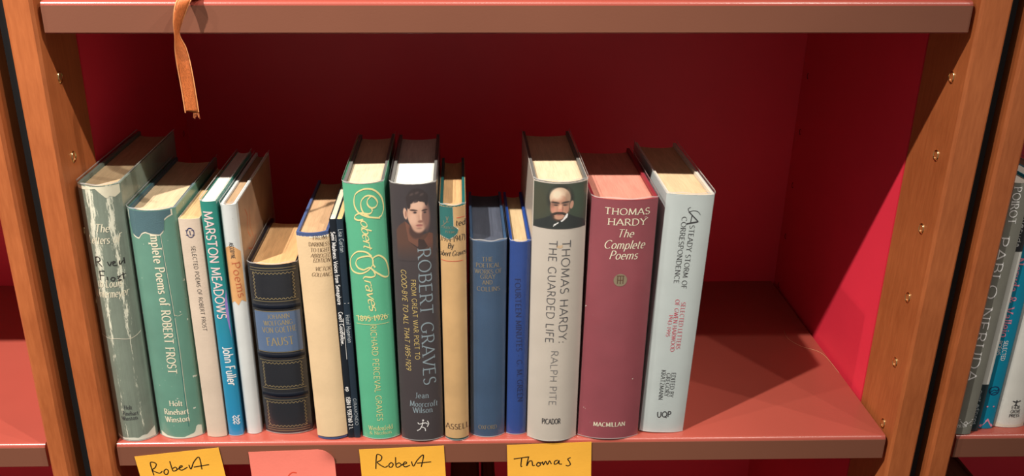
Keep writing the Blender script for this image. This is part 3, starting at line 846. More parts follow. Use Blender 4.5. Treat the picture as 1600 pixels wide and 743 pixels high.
# ------------------------------------------------------------------ the writing, in mm on each spine
TEXT = [
    ('B0', 'The', -5.4, 200.5, 5.9, 200.4, 6.8, 'si', 'cream', 'title'),
    ('B0', 'Letters of', -13.1, 189.7, 12.2, 190.6, 7.2, 'si', 'cream', 'title'),
    ('B0', 'to Louis', -10.9, 150.7, 9.1, 151.7, 6.8, 'si', 'cream', 'title'),
    ('B0', 'Untermeyer', -14.4, 140.9, 12.5, 142.7, 7.2, 'si', 'cream', 'title'),
    ('B0', 'Holt', -4.4, 32.9, 2.4, 33.0, 4.0, 's', 'charcoal', 'publisher'),
    ('B0', 'Rinehart', -6.5, 26.7, 6.9, 27.1, 4.1, 's', 'charcoal', 'publisher'),
    ('B0', 'Winston', -8.1, 21.0, 5.9, 22.7, 4.1, 's', 'charcoal', 'publisher'),
    ('B1', 'Complete Poems of', -1.3, 207.6, -1.0, 132.4, 7.6, 'sb', 'cream', 'title'),
    ('B1', 'ROBERT FROST', -0.9, 128.1, -2.3, 66.7, 7.3, 'sb', 'cream', 'title'),
    ('B1', 'Holt', -5.3, 34.0, 6.2, 33.8, 5.3, 'sb', 'cream', 'publisher'),
    ('B1', 'Rinehart', -11.1, 24.7, 10.5, 25.3, 5.5, 'sb', 'cream', 'publisher'),
    ('B1', 'Winston', -10.9, 16.8, 10.2, 17.8, 5.5, 'sb', 'cream', 'publisher'),
    ('B2', 'SELECTED POEMS OF ROBERT FROST', -0.4, 185.9, 0.3, 107.3, 3.1, 'n', 'charcoal', 'title'),
    ('B3', 'MARSTON MEADOWS', -4.4, 215.5, -3.1, 117.8, 7.4, 'nb', 'pinkwhite', 'title'),
    ('B3', 'John Fuller', -2.0, 90.5, -1.1, 52.2, 7.4, 'nb', 'white', 'author'),
    ('B4', 'ASGODYNE', -2.0, 186.7, -1.5, 172.3, 3.2, 'nb', 'charcoal', 'title'),
    ('B4', 'Poems', -1.7, 168.8, 0.7, 136.2, 6.1, 'sb', 'rust', 'title'),
    ('B5', 'JOHANN', -8.0, 115.9, 11.0, 116.7, 4.0, 's', 'gold', 'author'),
    ('B5', 'WOLFGANG', -11.6, 109.3, 12.9, 110.5, 4.4, 's', 'gold', 'author'),
    ('B5', 'VON GOETHE', -13.5, 102.2, 15.7, 103.7, 5.1, 's', 'gold', 'author'),
    ('B5', 'FAUST', -10.6, 89.8, 12.6, 90.9, 7.6, 's', 'gold', 'title'),
    ('B6', 'FROM', 0.7, 193.4, 11.7, 192.5, 3.4, 'st', 'sepia', 'title'),
    ('B6', 'DARKNESS', -3.2, 187.7, 13.4, 186.4, 3.4, 'st', 'sepia', 'title'),
    ('B6', 'TO LIGHT', -2.2, 182.6, 13.2, 181.3, 3.4, 'st', 'sepia', 'title'),
    ('B6', 'ABRIDGED', -2.6, 177.7, 13.3, 176.4, 3.4, 'sti', 'sepia', 'title'),
    ('B6', 'EDITION', -1.2, 173.2, 12.5, 172.0, 3.5, 'sti', 'sepia', 'title'),
    ('B6', 'VICTOR', -0.1, 165.6, 12.3, 164.5, 3.5, 'sti', 'sepia', 'author'),
    ('B6', 'GOLLANCZ', -3.5, 160.6, 13.9, 159.1, 3.5, 'sti', 'sepia', 'author'),
    ('B7a', 'Semi Madness: Voices from Semaphore', -2.0, 198.9, -1.5, 132.8, 3.2, 'nb', 'white', 'title'),
    ('B7a', 'Geoff Goodfellow..', -1.5, 125.9, -1.6, 93.6, 3.2, 'nb', 'white', 'author'),
    ('B7a', 'ep', -1.1, 52.5, -0.9, 48.0, 3.3, 'nb', 'white', 'publisher'),
    ('B7a', 'ISBN 0 9587160 2 1.', -1.4, 42.1, -1.0, 8.8, 3.3, 'nb', 'white', 'publisher'),
    ('B7b', 'Lisa Gorton', -1.4, 201.2, -1.2, 180.8, 3.4, 'n', 'palegrey', 'author'),
    ('B7b', 'Hotel Hyperion', -1.3, 123.1, -1.1, 96.5, 3.2, 'n', 'palegrey', 'title'),
    ('B7b', 'GIRAMONDO', -0.9, 40.8, -0.7, 13.2, 2.5, 'n', 'palegrey', 'publisher'),
    ('B8', '1895-1926', -12.5, 117.8, 12.8, 119.0, 5.0, 'sb', 'gilt', 'dates'),
    ('B8', 'RICHARD PERCEVAL GRAVES', -2.2, 114.3, -2.1, 18.9, 5.1, 'n', 'gilt', 'author'),
    ('B8', 'Weidenfeld', -10.4, 8.8, 11.0, 9.4, 4.5, 'st', 'gilt', 'publisher'),
    ('B8', '& Nicolson', -9.8, 4.2, 9.7, 5.0, 3.4, 'st', 'gilt', 'publisher'),
    ('B8', 'obert', -3.8, 210.4, -2.5, 185.1, 7.8, 'sx', 'gilt', 'title'),
    ('B8', 'raves', -4.4, 157.3, -1.5, 128.2, 8.0, 'sx', 'gilt', 'title'),
    ('B9', 'ROBERT GRAVES', 2.1, 185.6, 3.1, 57.2, 10.4, 's', 'slate', 'title'),
    ('B9', 'FROM GREAT WAR POET TO', -4.6, 158.2, -3.5, 82.7, 4.0, 'n', 'straw', 'subtitle'),
    ('B9', 'GOOD-BYE TO ALL THAT 1895-1929', -12.4, 167.0, -11.7, 72.0, 4.1, 'ni', 'straw', 'subtitle'),
    ('B9', 'Jean', -5.0, 44.2, 6.9, 43.9, 5.5, 's', 'slate', 'author'),
    ('B9', 'Moorcroft', -10.0, 35.7, 14.4, 34.7, 5.6, 's', 'slate', 'author'),
    ('B9', 'Wilson', -7.4, 28.8, 9.8, 29.0, 5.6, 's', 'slate', 'author'),
    ('B10', 'ted', 2.4, 206.2, 10.2, 205.5, 5.0, 's', 'black', 'title'),
    ('B10', '(1914-1947)', -11.0, 192.0, 10.0, 192.6, 5.2, 's', 'black', 'title'),
    ('B10', 'By', -4.6, 186.1, 0.2, 186.6, 4.6, 'si', 'black', 'author'),
    ('B10', 'obert Graves', -11.3, 178.8, 10.4, 180.1, 4.6, 'si', 'black', 'author'),
    ('B10', 'ASSELL', -9.7, 11.5, 10.9, 11.8, 5.5, 's', 'sepia', 'publisher'),
    ('B11', 'THE', -5.5, 172.3, 3.8, 172.6, 3.8, 's', 'dullgold', 'title'),
    ('B11', 'POETICAL', -10.3, 166.6, 9.5, 166.9, 3.8, 's', 'dullgold', 'title'),
    ('B11', 'WORKS OF', -11.3, 161.0, 11.2, 161.2, 3.8, 's', 'dullgold', 'title'),
    ('B11', 'GRAY', -6.7, 156.3, 5.8, 156.6, 3.8, 's', 'dullgold', 'title'),
    ('B11', 'AND', -4.9, 151.1, 3.4, 151.4, 3.8, 's', 'dullgold', 'title'),
    ('B11', 'COLLINS', -9.5, 145.0, 9.7, 145.1, 3.9, 's', 'dullgold', 'title'),
    ('B11', 'OXFORD', -8.0, 8.1, 8.1, 8.3, 4.1, 's', 'dullgold', 'publisher'),
    ('B12', 'FOURTEEN MINUTES - G. M. GREEN', -4.0, 154.7, 0.6, 34.4, 4.6, 'sb', 'navy', 'title'),
    ('B13', 'THOMAS HARDY:', 2.0, 193.9, 2.0, 99.2, 6.9, 'n', 'grey', 'title'),
    ('B13', 'THE GUARDED LIFE', -8.6, 193.6, -9.1, 99.4, 6.4, 'n', 'grey', 'title'),
    ('B13', 'RALPH PITE', -4.0, 91.8, -4.4, 37.3, 6.0, 'n', 'midgrey', 'author'),
    ('B13', 'PICADOR', -9.9, 17.8, 6.5, 18.1, 5.3, 'nb', 'charcoal', 'publisher'),
    ('B14', 'THOMAS', -17.0, 214.9, 20.3, 214.5, 5.5, 'sb', 'cream', 'author'),
    ('B14', 'HARDY', -13.9, 205.7, 18.0, 205.5, 5.6, 'sb', 'cream', 'author'),
    ('B14', 'The', -5.8, 195.1, 7.6, 195.2, 6.8, 'si', 'cream', 'title'),
    ('B14', 'Complete', -15.9, 184.8, 17.8, 184.7, 7.4, 'si', 'cream', 'title'),
    ('B14', 'Poems', -11.0, 175.5, 12.4, 175.5, 7.4, 'si', 'cream', 'title'),
    ('B14', 'MACMILLAN', -14.5, 12.8, 13.9, 13.0, 4.3, 'sb', 'cream', 'publisher'),
    ('B15', 'STEADY STORM OF', 1.6, 201.8, 1.1, 143.9, 4.3, 's', 'charcoal', 'title'),
    ('B15', 'CORRESPONDENCE', -5.8, 209.1, -5.9, 148.7, 4.2, 's', 'charcoal', 'title'),
    ('B15', 'SELECTED LETTERS', 2.9, 131.2, 3.1, 85.8, 3.6, 's', 'crimson', 'subtitle'),
    ('B15', 'OF GWEN HARWOOD', -2.6, 133.7, -1.7, 83.3, 3.6, 's', 'crimson', 'subtitle'),
    ('B15', '1943-1995', -6.5, 119.0, -7.2, 98.0, 3.3, 's', 'crimson', 'dates'),
    ('B15', 'EDITED BY', 2.3, 62.1, 2.5, 37.1, 3.7, 's', 'charcoal', 'editor'),
    ('B15', 'GREGORY', -2.4, 61.5, -1.9, 37.8, 3.7, 's', 'charcoal', 'editor'),
    ('B15', 'KRATZMANN', -7.0, 64.6, -6.9, 34.4, 3.6, 's', 'charcoal', 'editor'),
    ('B15', 'UQP', -6.3, 15.8, 6.6, 16.5, 5.7, 'nb', 'charcoal', 'publisher'),
    ('B15', 'A', -0.6, 213.6, -1.4, 202.9, 9.6, 'si', 'charcoal', 'title'),
    ('B16', 'POIROT', -6.8, 236.6, -5.2, 204.4, 5.8, 'sb', 'white', 'author'),
    ('B16', 'PABLO NERUDA', -9.2, 193.1, -8.8, 55.1, 8.0, 'sb', 'white', 'title'),
    ('B16', 'NORTON', -7.9, 6.6, 1.6, 7.8, 3.1, 's', 'white', 'publisher'),
    ('B17', 'pablo neruda', -3.3, 230.5, -3.3, 181.6, 2.5, 'nb', 'white', 'author'),
    ('B17', 'ovot editions', -4.1, 42.9, -3.2, 7.2, 3.1, 'nb', 'palegrey', 'publisher'),
    ('B18', 'Neruda & Vallejo', -10.2, 169.7, -7.6, 94.3, 7.1, 'sb', 'pink', 'title'),
    ('B18', 'SELECTED', -2.8, 90.9, -1.8, 71.0, 3.3, 'nb', 'white', 'subtitle'),
    ('B18', 'POEMS', -7.3, 90.5, -6.5, 76.3, 3.0, 'nb', 'white', 'subtitle'),
    ('B19', 'E-638', -2.9, 19.6, 4.2, 20.0, 3.2, 'nb', 'charcoal', 'publisher'),
    ('B19', 'GROVE', -3.0, 15.1, 5.9, 15.6, 3.3, 'nb', 'charcoal', 'publisher'),
    ('B19', 'PRESS', -3.3, 10.8, 6.0, 11.3, 3.3, 'nb', 'charcoal', 'publisher'),
]
ROB1 = [[(-276.6, -33.1), (-278.3, -20.3), (-275.5, -19.2), (-273.1, -21.1), (-274.7, -24.9), (-277.4, -27.4), (-271.5, -30.7), (-268.6, -28.4)], [(-264.7, -26.2), (-267.0, -28.4), (-266.9, -31.3), (-264.6, -31.9), (-263.1, -28.5), (-264.7, -26.2)], [(-260.8, -18.1), (-259.5, -26.6), (-258.4, -28.6), (-255.3, -27.1), (-256.3, -24.4), (-259.0, -25.9)], [(-255.3, -27.1), (-250.3, -23.9), (-251.4, -22.9), (-253.3, -25.8), (-251.0, -27.7), (-245.6, -24.5)], [(-244.2, -22.1), (-242.7, -26.5), (-239.5, -19.3), (-234.3, -14.2), (-233.0, -27.0)], [(-240.1, -24.6), (-226.2, -22.1)]]
ROB2 = [[(-77.0, -28.5), (-75.9, -14.6), (-73.6, -13.3), (-71.2, -15.6), (-72.3, -19.4), (-75.5, -21.7), (-69.3, -26.7), (-66.1, -25.2)], [(-63.2, -21.8), (-65.1, -24.1), (-64.6, -26.6), (-62.4, -26.4), (-61.3, -23.4), (-63.2, -21.8)], [(-58.9, -16.2), (-58.8, -25.3), (-57.0, -26.9), (-54.0, -24.6), (-55.9, -22.3), (-58.5, -23.8)], [(-54.0, -24.6), (-49.2, -22.8), (-50.5, -21.2), (-52.4, -24.2), (-50.3, -26.6), (-46.1, -24.7)], [(-44.7, -20.9), (-43.0, -25.9), (-39.3, -19.4), (-33.8, -14.2), (-36.0, -26.7)], [(-39.9, -22.9), (-27.0, -21.5)]]
THOM = [[(47.5, -19.4), (61.3, -17.2)], [(54.7, -18.7), (54.1, -26.7), (55.3, -27.1)], [(61.0, -16.9), (59.3, -26.8), (61.5, -22.2), (64.0, -21.8), (64.8, -26.4), (66.8, -26.1)], [(69.5, -23.4), (68.3, -25.7), (69.6, -27.3), (71.8, -25.8), (70.7, -23.5), (69.5, -23.4), (73.6, -23.9)], [(73.6, -22.3), (74.6, -25.8), (76.4, -22.0), (78.2, -25.5), (79.9, -21.7), (81.7, -25.1)], [(87.4, -21.0), (84.8, -22.1), (84.5, -25.2), (87.1, -24.4), (88.6, -21.4), (88.7, -24.8), (91.3, -25.2)], [(99.0, -18.5), (96.5, -20.0), (97.9, -22.6), (99.0, -25.7), (96.8, -27.2), (94.8, -26.4)]]
PINKC = [[(-148.5, -31.8), (-152.4, -31.4), (-155.8, -34.6), (-157.2, -38.5)]]
for row in TEXT:
    letter(*row)

# ---- torn pieces, emblems, labels
TORN = plain('torn_paper', rgb(232, 226, 206), 0.8, 0.2)
CRACK = plain('cracked_edge', rgb(196, 206, 190), 0.8, 0.2)
# grey-green book: pale torn strip at head, scuffed foot, signature scribble
patch('B0', 'torn_strip', paper('pale_torn_backing', rgb(206, 200, 178, 1.4)), (-17, 17), [(-17, 236), (-8, 236.5), (0, 237.5), (4, 233), (8, 228.5), (10, 231), (13, 229), (17, 232)], 239)
patch('B0', 'frayed_foot', paper('pale_frayed_foot', rgb(196, 200, 186, 1.4), 0.2), (-16.5, 17), 1.0, [(-16.5, 4), (-10, 2.4), (-4, 3.4), (0, 3.8), (4, 3), (8, 5.5), (11, 5), (14, 8), (17, 11)])
strokes('B0', [[(-17, 104), (-8, 102.8), (0, 103.2), (9, 102.2), (14, 104), (17, 107)]], 0.45, 'torn', 'crease')
strokes('B0', [[(-9, 178.4), (-9.6, 169.4)], [(-9.4, 177.4), (-6, 178.4), (-5, 175.4), (-8.5, 173.4)], [(-7, 173.4), (-4, 169.9)], [(1, 174.4), (2.4, 170.8), (4.2, 174.4)],
               [(5, 172.4), (7, 173.8), (5.4, 174.4), (5.2, 171.0), (8, 170.8)], [(10, 174.4), (10, 171.0), (12.4, 174.0)], [(13, 176.4), (13, 170.9)]], 0.8, 'ink', 'handwritten_signature')
strokes('B0', [[(-7, 165.4), (-7.4, 157.4)], [(-7.2, 165.4), (-2.5, 165.9)], [(-7, 161.8), (-3.6, 162.0)], [(-1, 160.9), (-1, 157.8)],
               [(3, 160.4), (1.6, 158.4), (3.6, 157.0), (5, 159.4), (3, 160.4)], [(6.6, 160.4), (9, 160.8), (7.2, 158.4), (9.4, 157.0), (6.6, 156.8)], [(11, 163.4), (11, 157.4)], [(9.6, 161.4), (13, 161.8)]], 0.8, 'ink', 'handwritten_signature')
# sea-green book
edge = [(-18.8, 211), (-17.6, 205), (-17.9, 197), (-15, 194.4), (-11.5, 193.2), (-8, 198), (-5, 199.2), (0, 197.4), (6.5, 196.6), (9, 199), (11.6, 203), (10.6, 209), (13.5, 211.5), (17, 213)]
patch('B1', 'torn_edge', TORN, (-18.9, 17.2), [(x, z - 1.1) for x, z in edge], 217, lift=0.00012)
patch('B1', 'bare_cloth', paper('bare_blue_cloth', rgb(62, 92, 100, 1.5), fine=1700, bump=0.5), (-18.2, 16.2), [(x, z + 0.3) for x, z in edge], 217.1, lift=0.00026)
strokes('B1', [[(6.5, 196), (7.2, 170), (8, 140), (8.4, 122), (9, 80), (8.6, 40), (8.8, 12)]], 0.35, 'teal', 'crease')
strokes('B1', [[(7, 196), (7.8, 168), (8.8, 138), (9.2, 122)], [(9.2, 123), (12, 121.5), (15, 122.5)], [(9.4, 120), (9.8, 84), (9.4, 44), (9.6, 16)]], 0.28, 'cream', 'crease')
patch('B1', 'frayed_foot', paper('frayed_green_foot', rgb(196, 206, 190, 1.3)), (-18, 18.5), 0.4, [(-18, 5), (-12, 2.4), (-4, 1.6), (4, 1.4), (8, 3), (13, 4.5), (15, 12), (18.5, 10)])
# beige paperback emblem
disc('B2', 'emblem', 'navy', 0.4, 197.5, 4.4, 3.7, asp=0.72)
strokes('B2', [[(-3.4, 199.4), (3.6, 199.4)], [(-3.4, 195.4), (3.6, 195.4)], [(0.2, 199.4), (0.2, 195.4)]], 0.55, 'navy', 'emblem', cat=False)
# teal paperback
strokes('B3', [[(-1, 19), (1, 21), (3, 18.5), (5, 21)], [(-1, 16), (1.5, 18), (3.2, 15), (5, 17.5)], [(-1, 13), (1, 15), (3.2, 12), (5, 14)], [(0, 21), (0.4, 12)], [(3.8, 21), (4, 12)]], 0.7, 'white', 'emblem')
patch('B3', 'printed_band', paper('mauve_print', rgb(130, 110, 176, 1.5)), (4.2, 6.4), [(4.2, 120), (6.4, 96)], [(4.2, 132), (6.4, 146)])
# battered white book
patch('B4', 'torn_patch', paper('brown_torn_patch', rgb(192, 142, 92, 1.5), 0.3, 0.1, rgb(226, 200, 160)), (-6.4, 6.4), [(-6.4, 130), (-3, 133), (0, 129), (3, 134), (6.4, 131)], [(-6.4, 181), (-2, 184), (2, 183), (6.4, 178)])
sb4 = BOOKS['B4']
MB().box(sb4.w / 2 + 0.00002, sb4.w / 2 + 0.0002, 0.010, 0.143, 0.002, 0.2185).obj('worn_board', paper('worn_brown_board', rgb(150, 118, 92, 1.3), 0.3, 0.06, rgb(200, 180, 150)), sb4.cover)
mb = MB()
for ln in ([(30, 205), (36, 196), (31, 186), (40, 176)], [(46, 200), (42, 186), (50, 172)], [(28, 170), (44, 164), (58, 170)]):
    V, F = thicken(catmull(ln), lambda a, t: 1.2)
    mb.add([(sb4.w / 2 + 0.0003, x * 1e-3, z * 1e-3) for x, z in V], [f[::-1] for f in F])
mb.obj('red_scrawl', M_INK['rust'], sb4.cover)
# navy leather book: raised bands, gilt rules and scrolls, label
LEATHER = BOOKS['B5'].cover.data.materials[0]
B5 = BOOKS['B5']
for zc in (127.0, 79.5, 40.0):
    mb = MB()
    n = 24
    for i in range(n + 1):
        x = (-0.96 + 1.92 * i / n) * B5.w / 2 * 1e3
        for dz, lf in ((-2.6, 0.0), (-1.4, 0.7), (1.4, 0.7), (2.6, 0.0)):
            mb.v.append(on_spine(B5, x * 1e-3, (zc + dz) * 1e-3, lf * 1e-3 + 0.00002))
    for i in range(n):
        for j in range(3):
            mb.f.append((i * 4 + j, (i + 1) * 4 + j, (i + 1) * 4 + j + 1, i * 4 + j + 1))
    mb.obj('raised_band', LEATHER, B5.cover, 40)
patch('B5', 'title_label', paper('blue_grey_label', rgb(74, 94, 124, 1.45), 0.06, rough=0.35), (-19.3, 19.3), 84, 122.5, lift=0.00014)
def gilt_panel(z0, z1):
    x0, x1 = -18.2, 18.2
    L = []
    for z in (z0, z1):
        L.append([(x0 - 1 + (x1 - x0 + 2) * i / 20, z) for i in range(21)])
    strokes('B5', L, 0.35, 'gold', 'gilt_rule', cat=False)
    S_ = []
    def wavy(a, b, fixed, horiz, sgn):
        k = max(6, int(abs(b - a) / 1.6))
        pts = []
        for i in range(k + 1):
            t = a + (b - a) * i / k
            o = fixed + sgn * (0.7 + (0.9 if i % 2 else -0.5))
            pts.append((t, o) if horiz else (o, t))
        return pts
    S_.append(wavy(x0 + 1, x1 - 1, z0 + 1.6, True, 1))
    S_.append(wavy(x0 + 1, x1 - 1, z1 - 1.6, True, -1))
    S_.append(wavy(z0 + 2, z1 - 2, x0 + 0.8, False, 1))
    S_.append(wavy(z0 + 2, z1 - 2, x1 - 0.8, False, -1))
    strokes('B5', S_, 0.38, 'gold', 'gilt_scroll')
for z0, z1 in ((132.5, 161), (46.5, 75), (5.5, 35)):
    gilt_panel(z0, z1)
for z in (83.6, 122.9, 3.2, 163.4):
    strokes('B5', [[(-19 + 38 * i / 20, z) for i in range(21)]], 0.35, 'gold', 'gilt_rule', cat=False)
# cream book: chipped head
patch('B6', 'torn_edge', TORN, (-2, 13), [(-2, 194.6), (2, 195.2), (5, 194.3), (9, 194.9), (13, 194)], 195.9)
# thin black paperbacks
strokes('B7a', [[(1.6, 196), (1.6, 190)], [(2.0, 120), (2.0, 80)]], 0.3, 'white', 'scuff', cat=False)
strokes('B7b', [[(-1.5, 134), (2.2, 134)]], 0.4, 'white', 'publisher_rule', cat=False)
# bright green book: script capitals and rules
strokes('B8', [[(12.1, 210.5), (6.9, 211.6), (0.9, 213.2), (-5.0, 216.7), (-7.9, 223.5), (-6.2, 232.2), (1.0, 236.4), (8.4, 235.2), (13.8, 228.4), (15.2, 218.8), (13.4, 212.7), (11.4, 211.3)],
               [(3.5, 212.8), (-0.4, 215.6), (-2.5, 221.3), (-1.6, 227.0), (2.9, 230.7), (8.0, 229.4), (10.8, 224.6), (9.4, 220.8), (5.9, 220.0), (3.1, 222.9), (3.2, 227.0), (6.6, 230.5)],
               [(5.9, 220.0), (6.2, 217.0), (3.3, 215.1), (-2.7, 216.1), (-7.2, 214.2), (-8.3, 211.2), (-5.5, 209.8), (-1.5, 210.5)],
               [(3.2, 178.0), (-1.2, 181.8), (-8.3, 181.9), (-13.6, 176.6), (-15.4, 169.9), (-13.4, 163.7), (-6.5, 162.4), (0.1, 165.7), (4.0, 171.1), (3.2, 177.1), (-1.4, 178.1), (-7.9, 176.0), (-10.4, 171.4), (-8.5, 167.3), (-3.9, 165.7)],
               [(-3.9, 165.7), (1.0, 167.8), (3.9, 165.1), (8.3, 161.2), (12.7, 157.7), (15.6, 158.2), (15.8, 164.4), (14.0, 172.9), (9.3, 177.9), (4.6, 176.2), (4.0, 171.1), (5.6, 167.6)],
               [(3.9, 165.1), (5.2, 160.7), (2.0, 159.1), (-3.5, 159.5), (-5.2, 157.3)]], 1.5, 'gilt', 'title_lettering', nib=0.38)
for z in (122.0, 115.0):
    strokes('B8', [[(-14 + 28 * i / 16, z) for i in range(17)]], 0.4, 'gilt', 'gilt_rule', cat=False)
# dark book: running archer device
strokes('B9', [[(1, 20), (0.5, 17), (-0.5, 14.5)], [(-0.5, 14.5), (2.5, 13), (3, 10)], [(-0.5, 14.5), (-2, 12), (-4.5, 10.5)], [(0.6, 18), (-2.5, 17.5), (-3.6, 19)], [(0.6, 18), (3.5, 18.5), (5, 17)], [(5, 20.5), (6, 17.4), (4.6, 14.4)]], 0.75, 'white', 'publisher_emblem')
disc('B9', 'publisher_emblem', 'white', 1.2, 21.2, 0.9)
# tan book
teal_m = paper('teal_torn_piece', rgb(28, 92, 90, 1.45), 0.12, fine=1600, bump=0.4)
low = [(-10.4, 197), (-6, 195.4), (-3, 194.6), (1, 197), (3.6, 199.6), (4.4, 202.5)]
patch('B10', 'torn_edge', TORN, (-10.4, 4.6), [(x, z - 0.7) for x, z in low], [(-10.4, 222), (0.6, 222), (0.8, 205.8), (4.6, 203.2)], n=40)
patch('B10', 'bare_cloth', teal_m, (-10.4, 4.2), low, [(-10.4, 222.2), (0.2, 222.2), (0.4, 206), (4.2, 202.8)], lift=0.00026, n=40)
strokes('B10', [[(-8.5, 205), (-5, 209), (-3.4, 214)], [(-6.6, 207), (-7.4, 210)], [(-5.2, 209), (-3, 209.4)], [(-4.6, 211), (-5.2, 214)]], 0.4, 'dullgold', 'gilt_sprig', lift=0.0004)
letter('B10', 'COLLECTED', -9.4, 203.4, 2.6, 203.4, 2.0, 's', 'dullgold', 'title').location.y = -0.0002
letter('B10', 'POEMS', -6, 199.6, 2, 199.6, 2.0, 's', 'dullgold', 'title').location.y = -0.0002
for z, a, b in ((212.8, 3.2, 10.2), (174.7, -10.2, 8)):
    strokes('B10', [[(a + (b - a) * i / 10, z) for i in range(11)]], 0.45, 'red', 'red_rule', cat=False)
# maroon book
disc('B14', 'gilt_monogram', 'dullgold', -0.3, 156.6, 5.7)
M_INK['oxblood'] = plain('ink_oxblood', rgb(96, 62, 44), 0.5, 0.3)
strokes('B14', [[(-2.6, 160), (-2.6, 153.4)], [(2.0, 160), (2.0, 153.4)], [(-2.6, 156.6), (2.0, 156.6)], [(-3.4, 160.4), (2.8, 160.4)], [(-0.3, 160.4), (-0.3, 153.2)]], 0.7, 'oxblood', 'monogram_lettering', cat=False, lift=0.0003)
# pale blue-grey book: flourish on the large initial
strokes('B15', [[(0.5, 217.5), (-1.5, 216), (0, 213.6), (3, 214.6), (7, 213.8), (9.5, 211)]], 0.45, 'charcoal', 'title_lettering')
# right-hand paperbacks
strokes('B16', [[(-5, 14), (-2.5, 11.5), (0, 13.6), (2, 11.5), (5, 14)], [(-2.6, 11.4), (0, 10), (2, 11.4)], [(-6, 9.2), (6, 9.2)], [(-6, 15.4), (6, 15.4)]], 0.55, 'white', 'publisher_emblem')
disc('B18', 'publisher_emblem', 'navy', -0.6, 40.1, 4.6, 3.9)
strokes('B18', [[(-4, 38), (-1, 41), (2, 40), (3, 43)], [(-3, 36.6), (0, 38.4), (3, 38)]], 0.6, 'navy', 'publisher_emblem')
disc('B18', 'pink_dot', 'pink', -3.2, 23.3, 0.8); disc('B18', 'pink_dot', 'pink', 2.4, 23.5, 0.8)
strokes('B18', [[(-6, 2), (0, 9.6), (6, 2)]], 2.6, 'pink', 'pink_chevron', cat=False)
strokes('B19', [[(-3.4, 28), (0, 27), (3.6, 28.4)], [(0.2, 29), (0, 24)], [(-1.4, 23.6), (1.6, 23.6)]], 1.1, 'charcoal', 'publisher_emblem')
for z, s in ((16, 0),):
    pass
patch('B19', 'frayed_foot', paper('pinkish_scuff', rgb(224, 190, 176, 1.6)), (-13.5, 13.5), 0.3, [(-13.5, 6), (-8, 3), (0, 2.4), (8, 3), (13.5, 5)])

# ---- printed portraits, painted point by point on fine grids
def sm(d, s):
    return np.clip(0.5 - d / s, 0, 1)

class Paint:
    def __init__(self, x0, x1, y0, y1, nx, ny, bg_):
        self.X, self.Y = np.meshgrid(np.linspace(x0, x1, nx), np.linspace(y0, y1, ny))
        self.c = np.zeros((ny, nx, 3)) + np.array(bg_, float)
        self.nx, self.ny = nx, ny
    def ell(self, cx, cy, rx, ry, col, soft=0.12, a=1.0, rot=0):
        r = math.radians(rot)
        dx, dy = self.X - cx, self.Y - cy
        u, v = (dx * math.cos(r) + dy * math.sin(r)) / rx, (-dx * math.sin(r) + dy * math.cos(r)) / ry
        m = sm(np.sqrt(u * u + v * v) - 1, soft) * a
        self.blend(m, col)
    def poly(self, pts, col, a=1.0):
        ins = np.zeros(self.X.shape, bool)
        n = len(pts)
        for i in range(n):
            (xa, ya), (xb, yb) = pts[i], pts[(i + 1) % n]
            cond = ((ya > self.Y) != (yb > self.Y))
            with np.errstate(divide='ignore', invalid='ignore'):
                xx = (xb - xa) * (self.Y - ya) / ((yb - ya) or 1e-9) + xa
            ins ^= cond & (self.X < xx)
        self.blend(ins * a, col)
    def blend(self, m, col):
        m = m[..., None]
        self.c = self.c * (1 - m) + np.array(col, float) * m

PORTRAIT = NT('printed_portrait')
at = PORTRAIT.n('ShaderNodeAttribute'); at.attribute_name = 'ink'
PORTRAIT.fin(at.outputs['Color'], 0.35, 0.4)

def portrait(key, P, x0, x1, z_top, z_bot, gain):
    B = BOOKS[key]
    mb = MB()
    for j in range(P.ny):
        z = z_top + (z_bot - z_top) * j / (P.ny - 1)
        for i in range(P.nx):
            mb.v.append(on_spine(B, (x0 + (x1 - x0) * i / (P.nx - 1)) * 1e-3, z * 1e-3, 0.00012))
    for j in range(P.ny - 1):
        for i in range(P.nx - 1):
            a = j * P.nx + i
            mb.f.append((a, a + P.nx, a + P.nx + 1, a + 1))
    o = mb.obj('printed_portrait', PORTRAIT.m, B.spine, 60)
    lin = np.where(P.c / 255 <= 0.04045, P.c / 255 / 12.92, ((P.c / 255 + 0.055) / 1.055) ** 2.4) * gain
    col = np.ones((P.ny * P.nx, 4), np.float32)
    col[:, :3] = np.clip(lin.reshape(-1, 3), 0, 0.86)
    at_ = o.data.color_attributes.new('ink', 'FLOAT_COLOR', 'POINT')
    at_.data.foreach_set('color', col.ravel())
    return o

P = Paint(20, 415, 68, 600, 120, 160, (58, 51, 54))
P.ell(230, 230, 190, 190, (54, 48, 52), 0.5)
P.poly([(60, 385), (85, 350), (140, 315), (190, 370), (250, 425), (300, 410), (345, 400), (378, 412), (372, 600), (60, 600)], (84, 56, 46))
P.poly([(140, 315), (175, 340), (258, 438), (245, 500), (165, 455), (150, 380)], (108, 70, 56))
P.poly([(345, 402), (375, 412), (370, 525), (330, 500), (300, 450)], (104, 66, 54))
P.poly([(160, 455), (245, 500), (250, 440), (300, 450), (330, 500), (270, 530)], (52, 36, 34))
P.ell(235, 380, 62, 60, (70, 48, 44), 0.3)
P.ell(145, 262, 17, 40, (196, 158, 138), 0.25, rot=-8)
P.ell(150, 265, 8, 24, (150, 108, 92), 0.4)
P.ell(250, 165, 92, 78, (44, 36, 38), 0.15)
P.ell(248, 262, 86, 108, (196, 156, 134), 0.10)
P.ell(258, 335, 66, 62, (186, 146, 126), 0.25)
P.ell(325, 285, 30, 90, (132, 96, 86), 0.7)
P.ell(215, 300, 34, 40, (214, 176, 154), 0.9, 0.7)
P.ell(250, 205, 60, 30, (212, 176, 154), 0.8, 0.8)
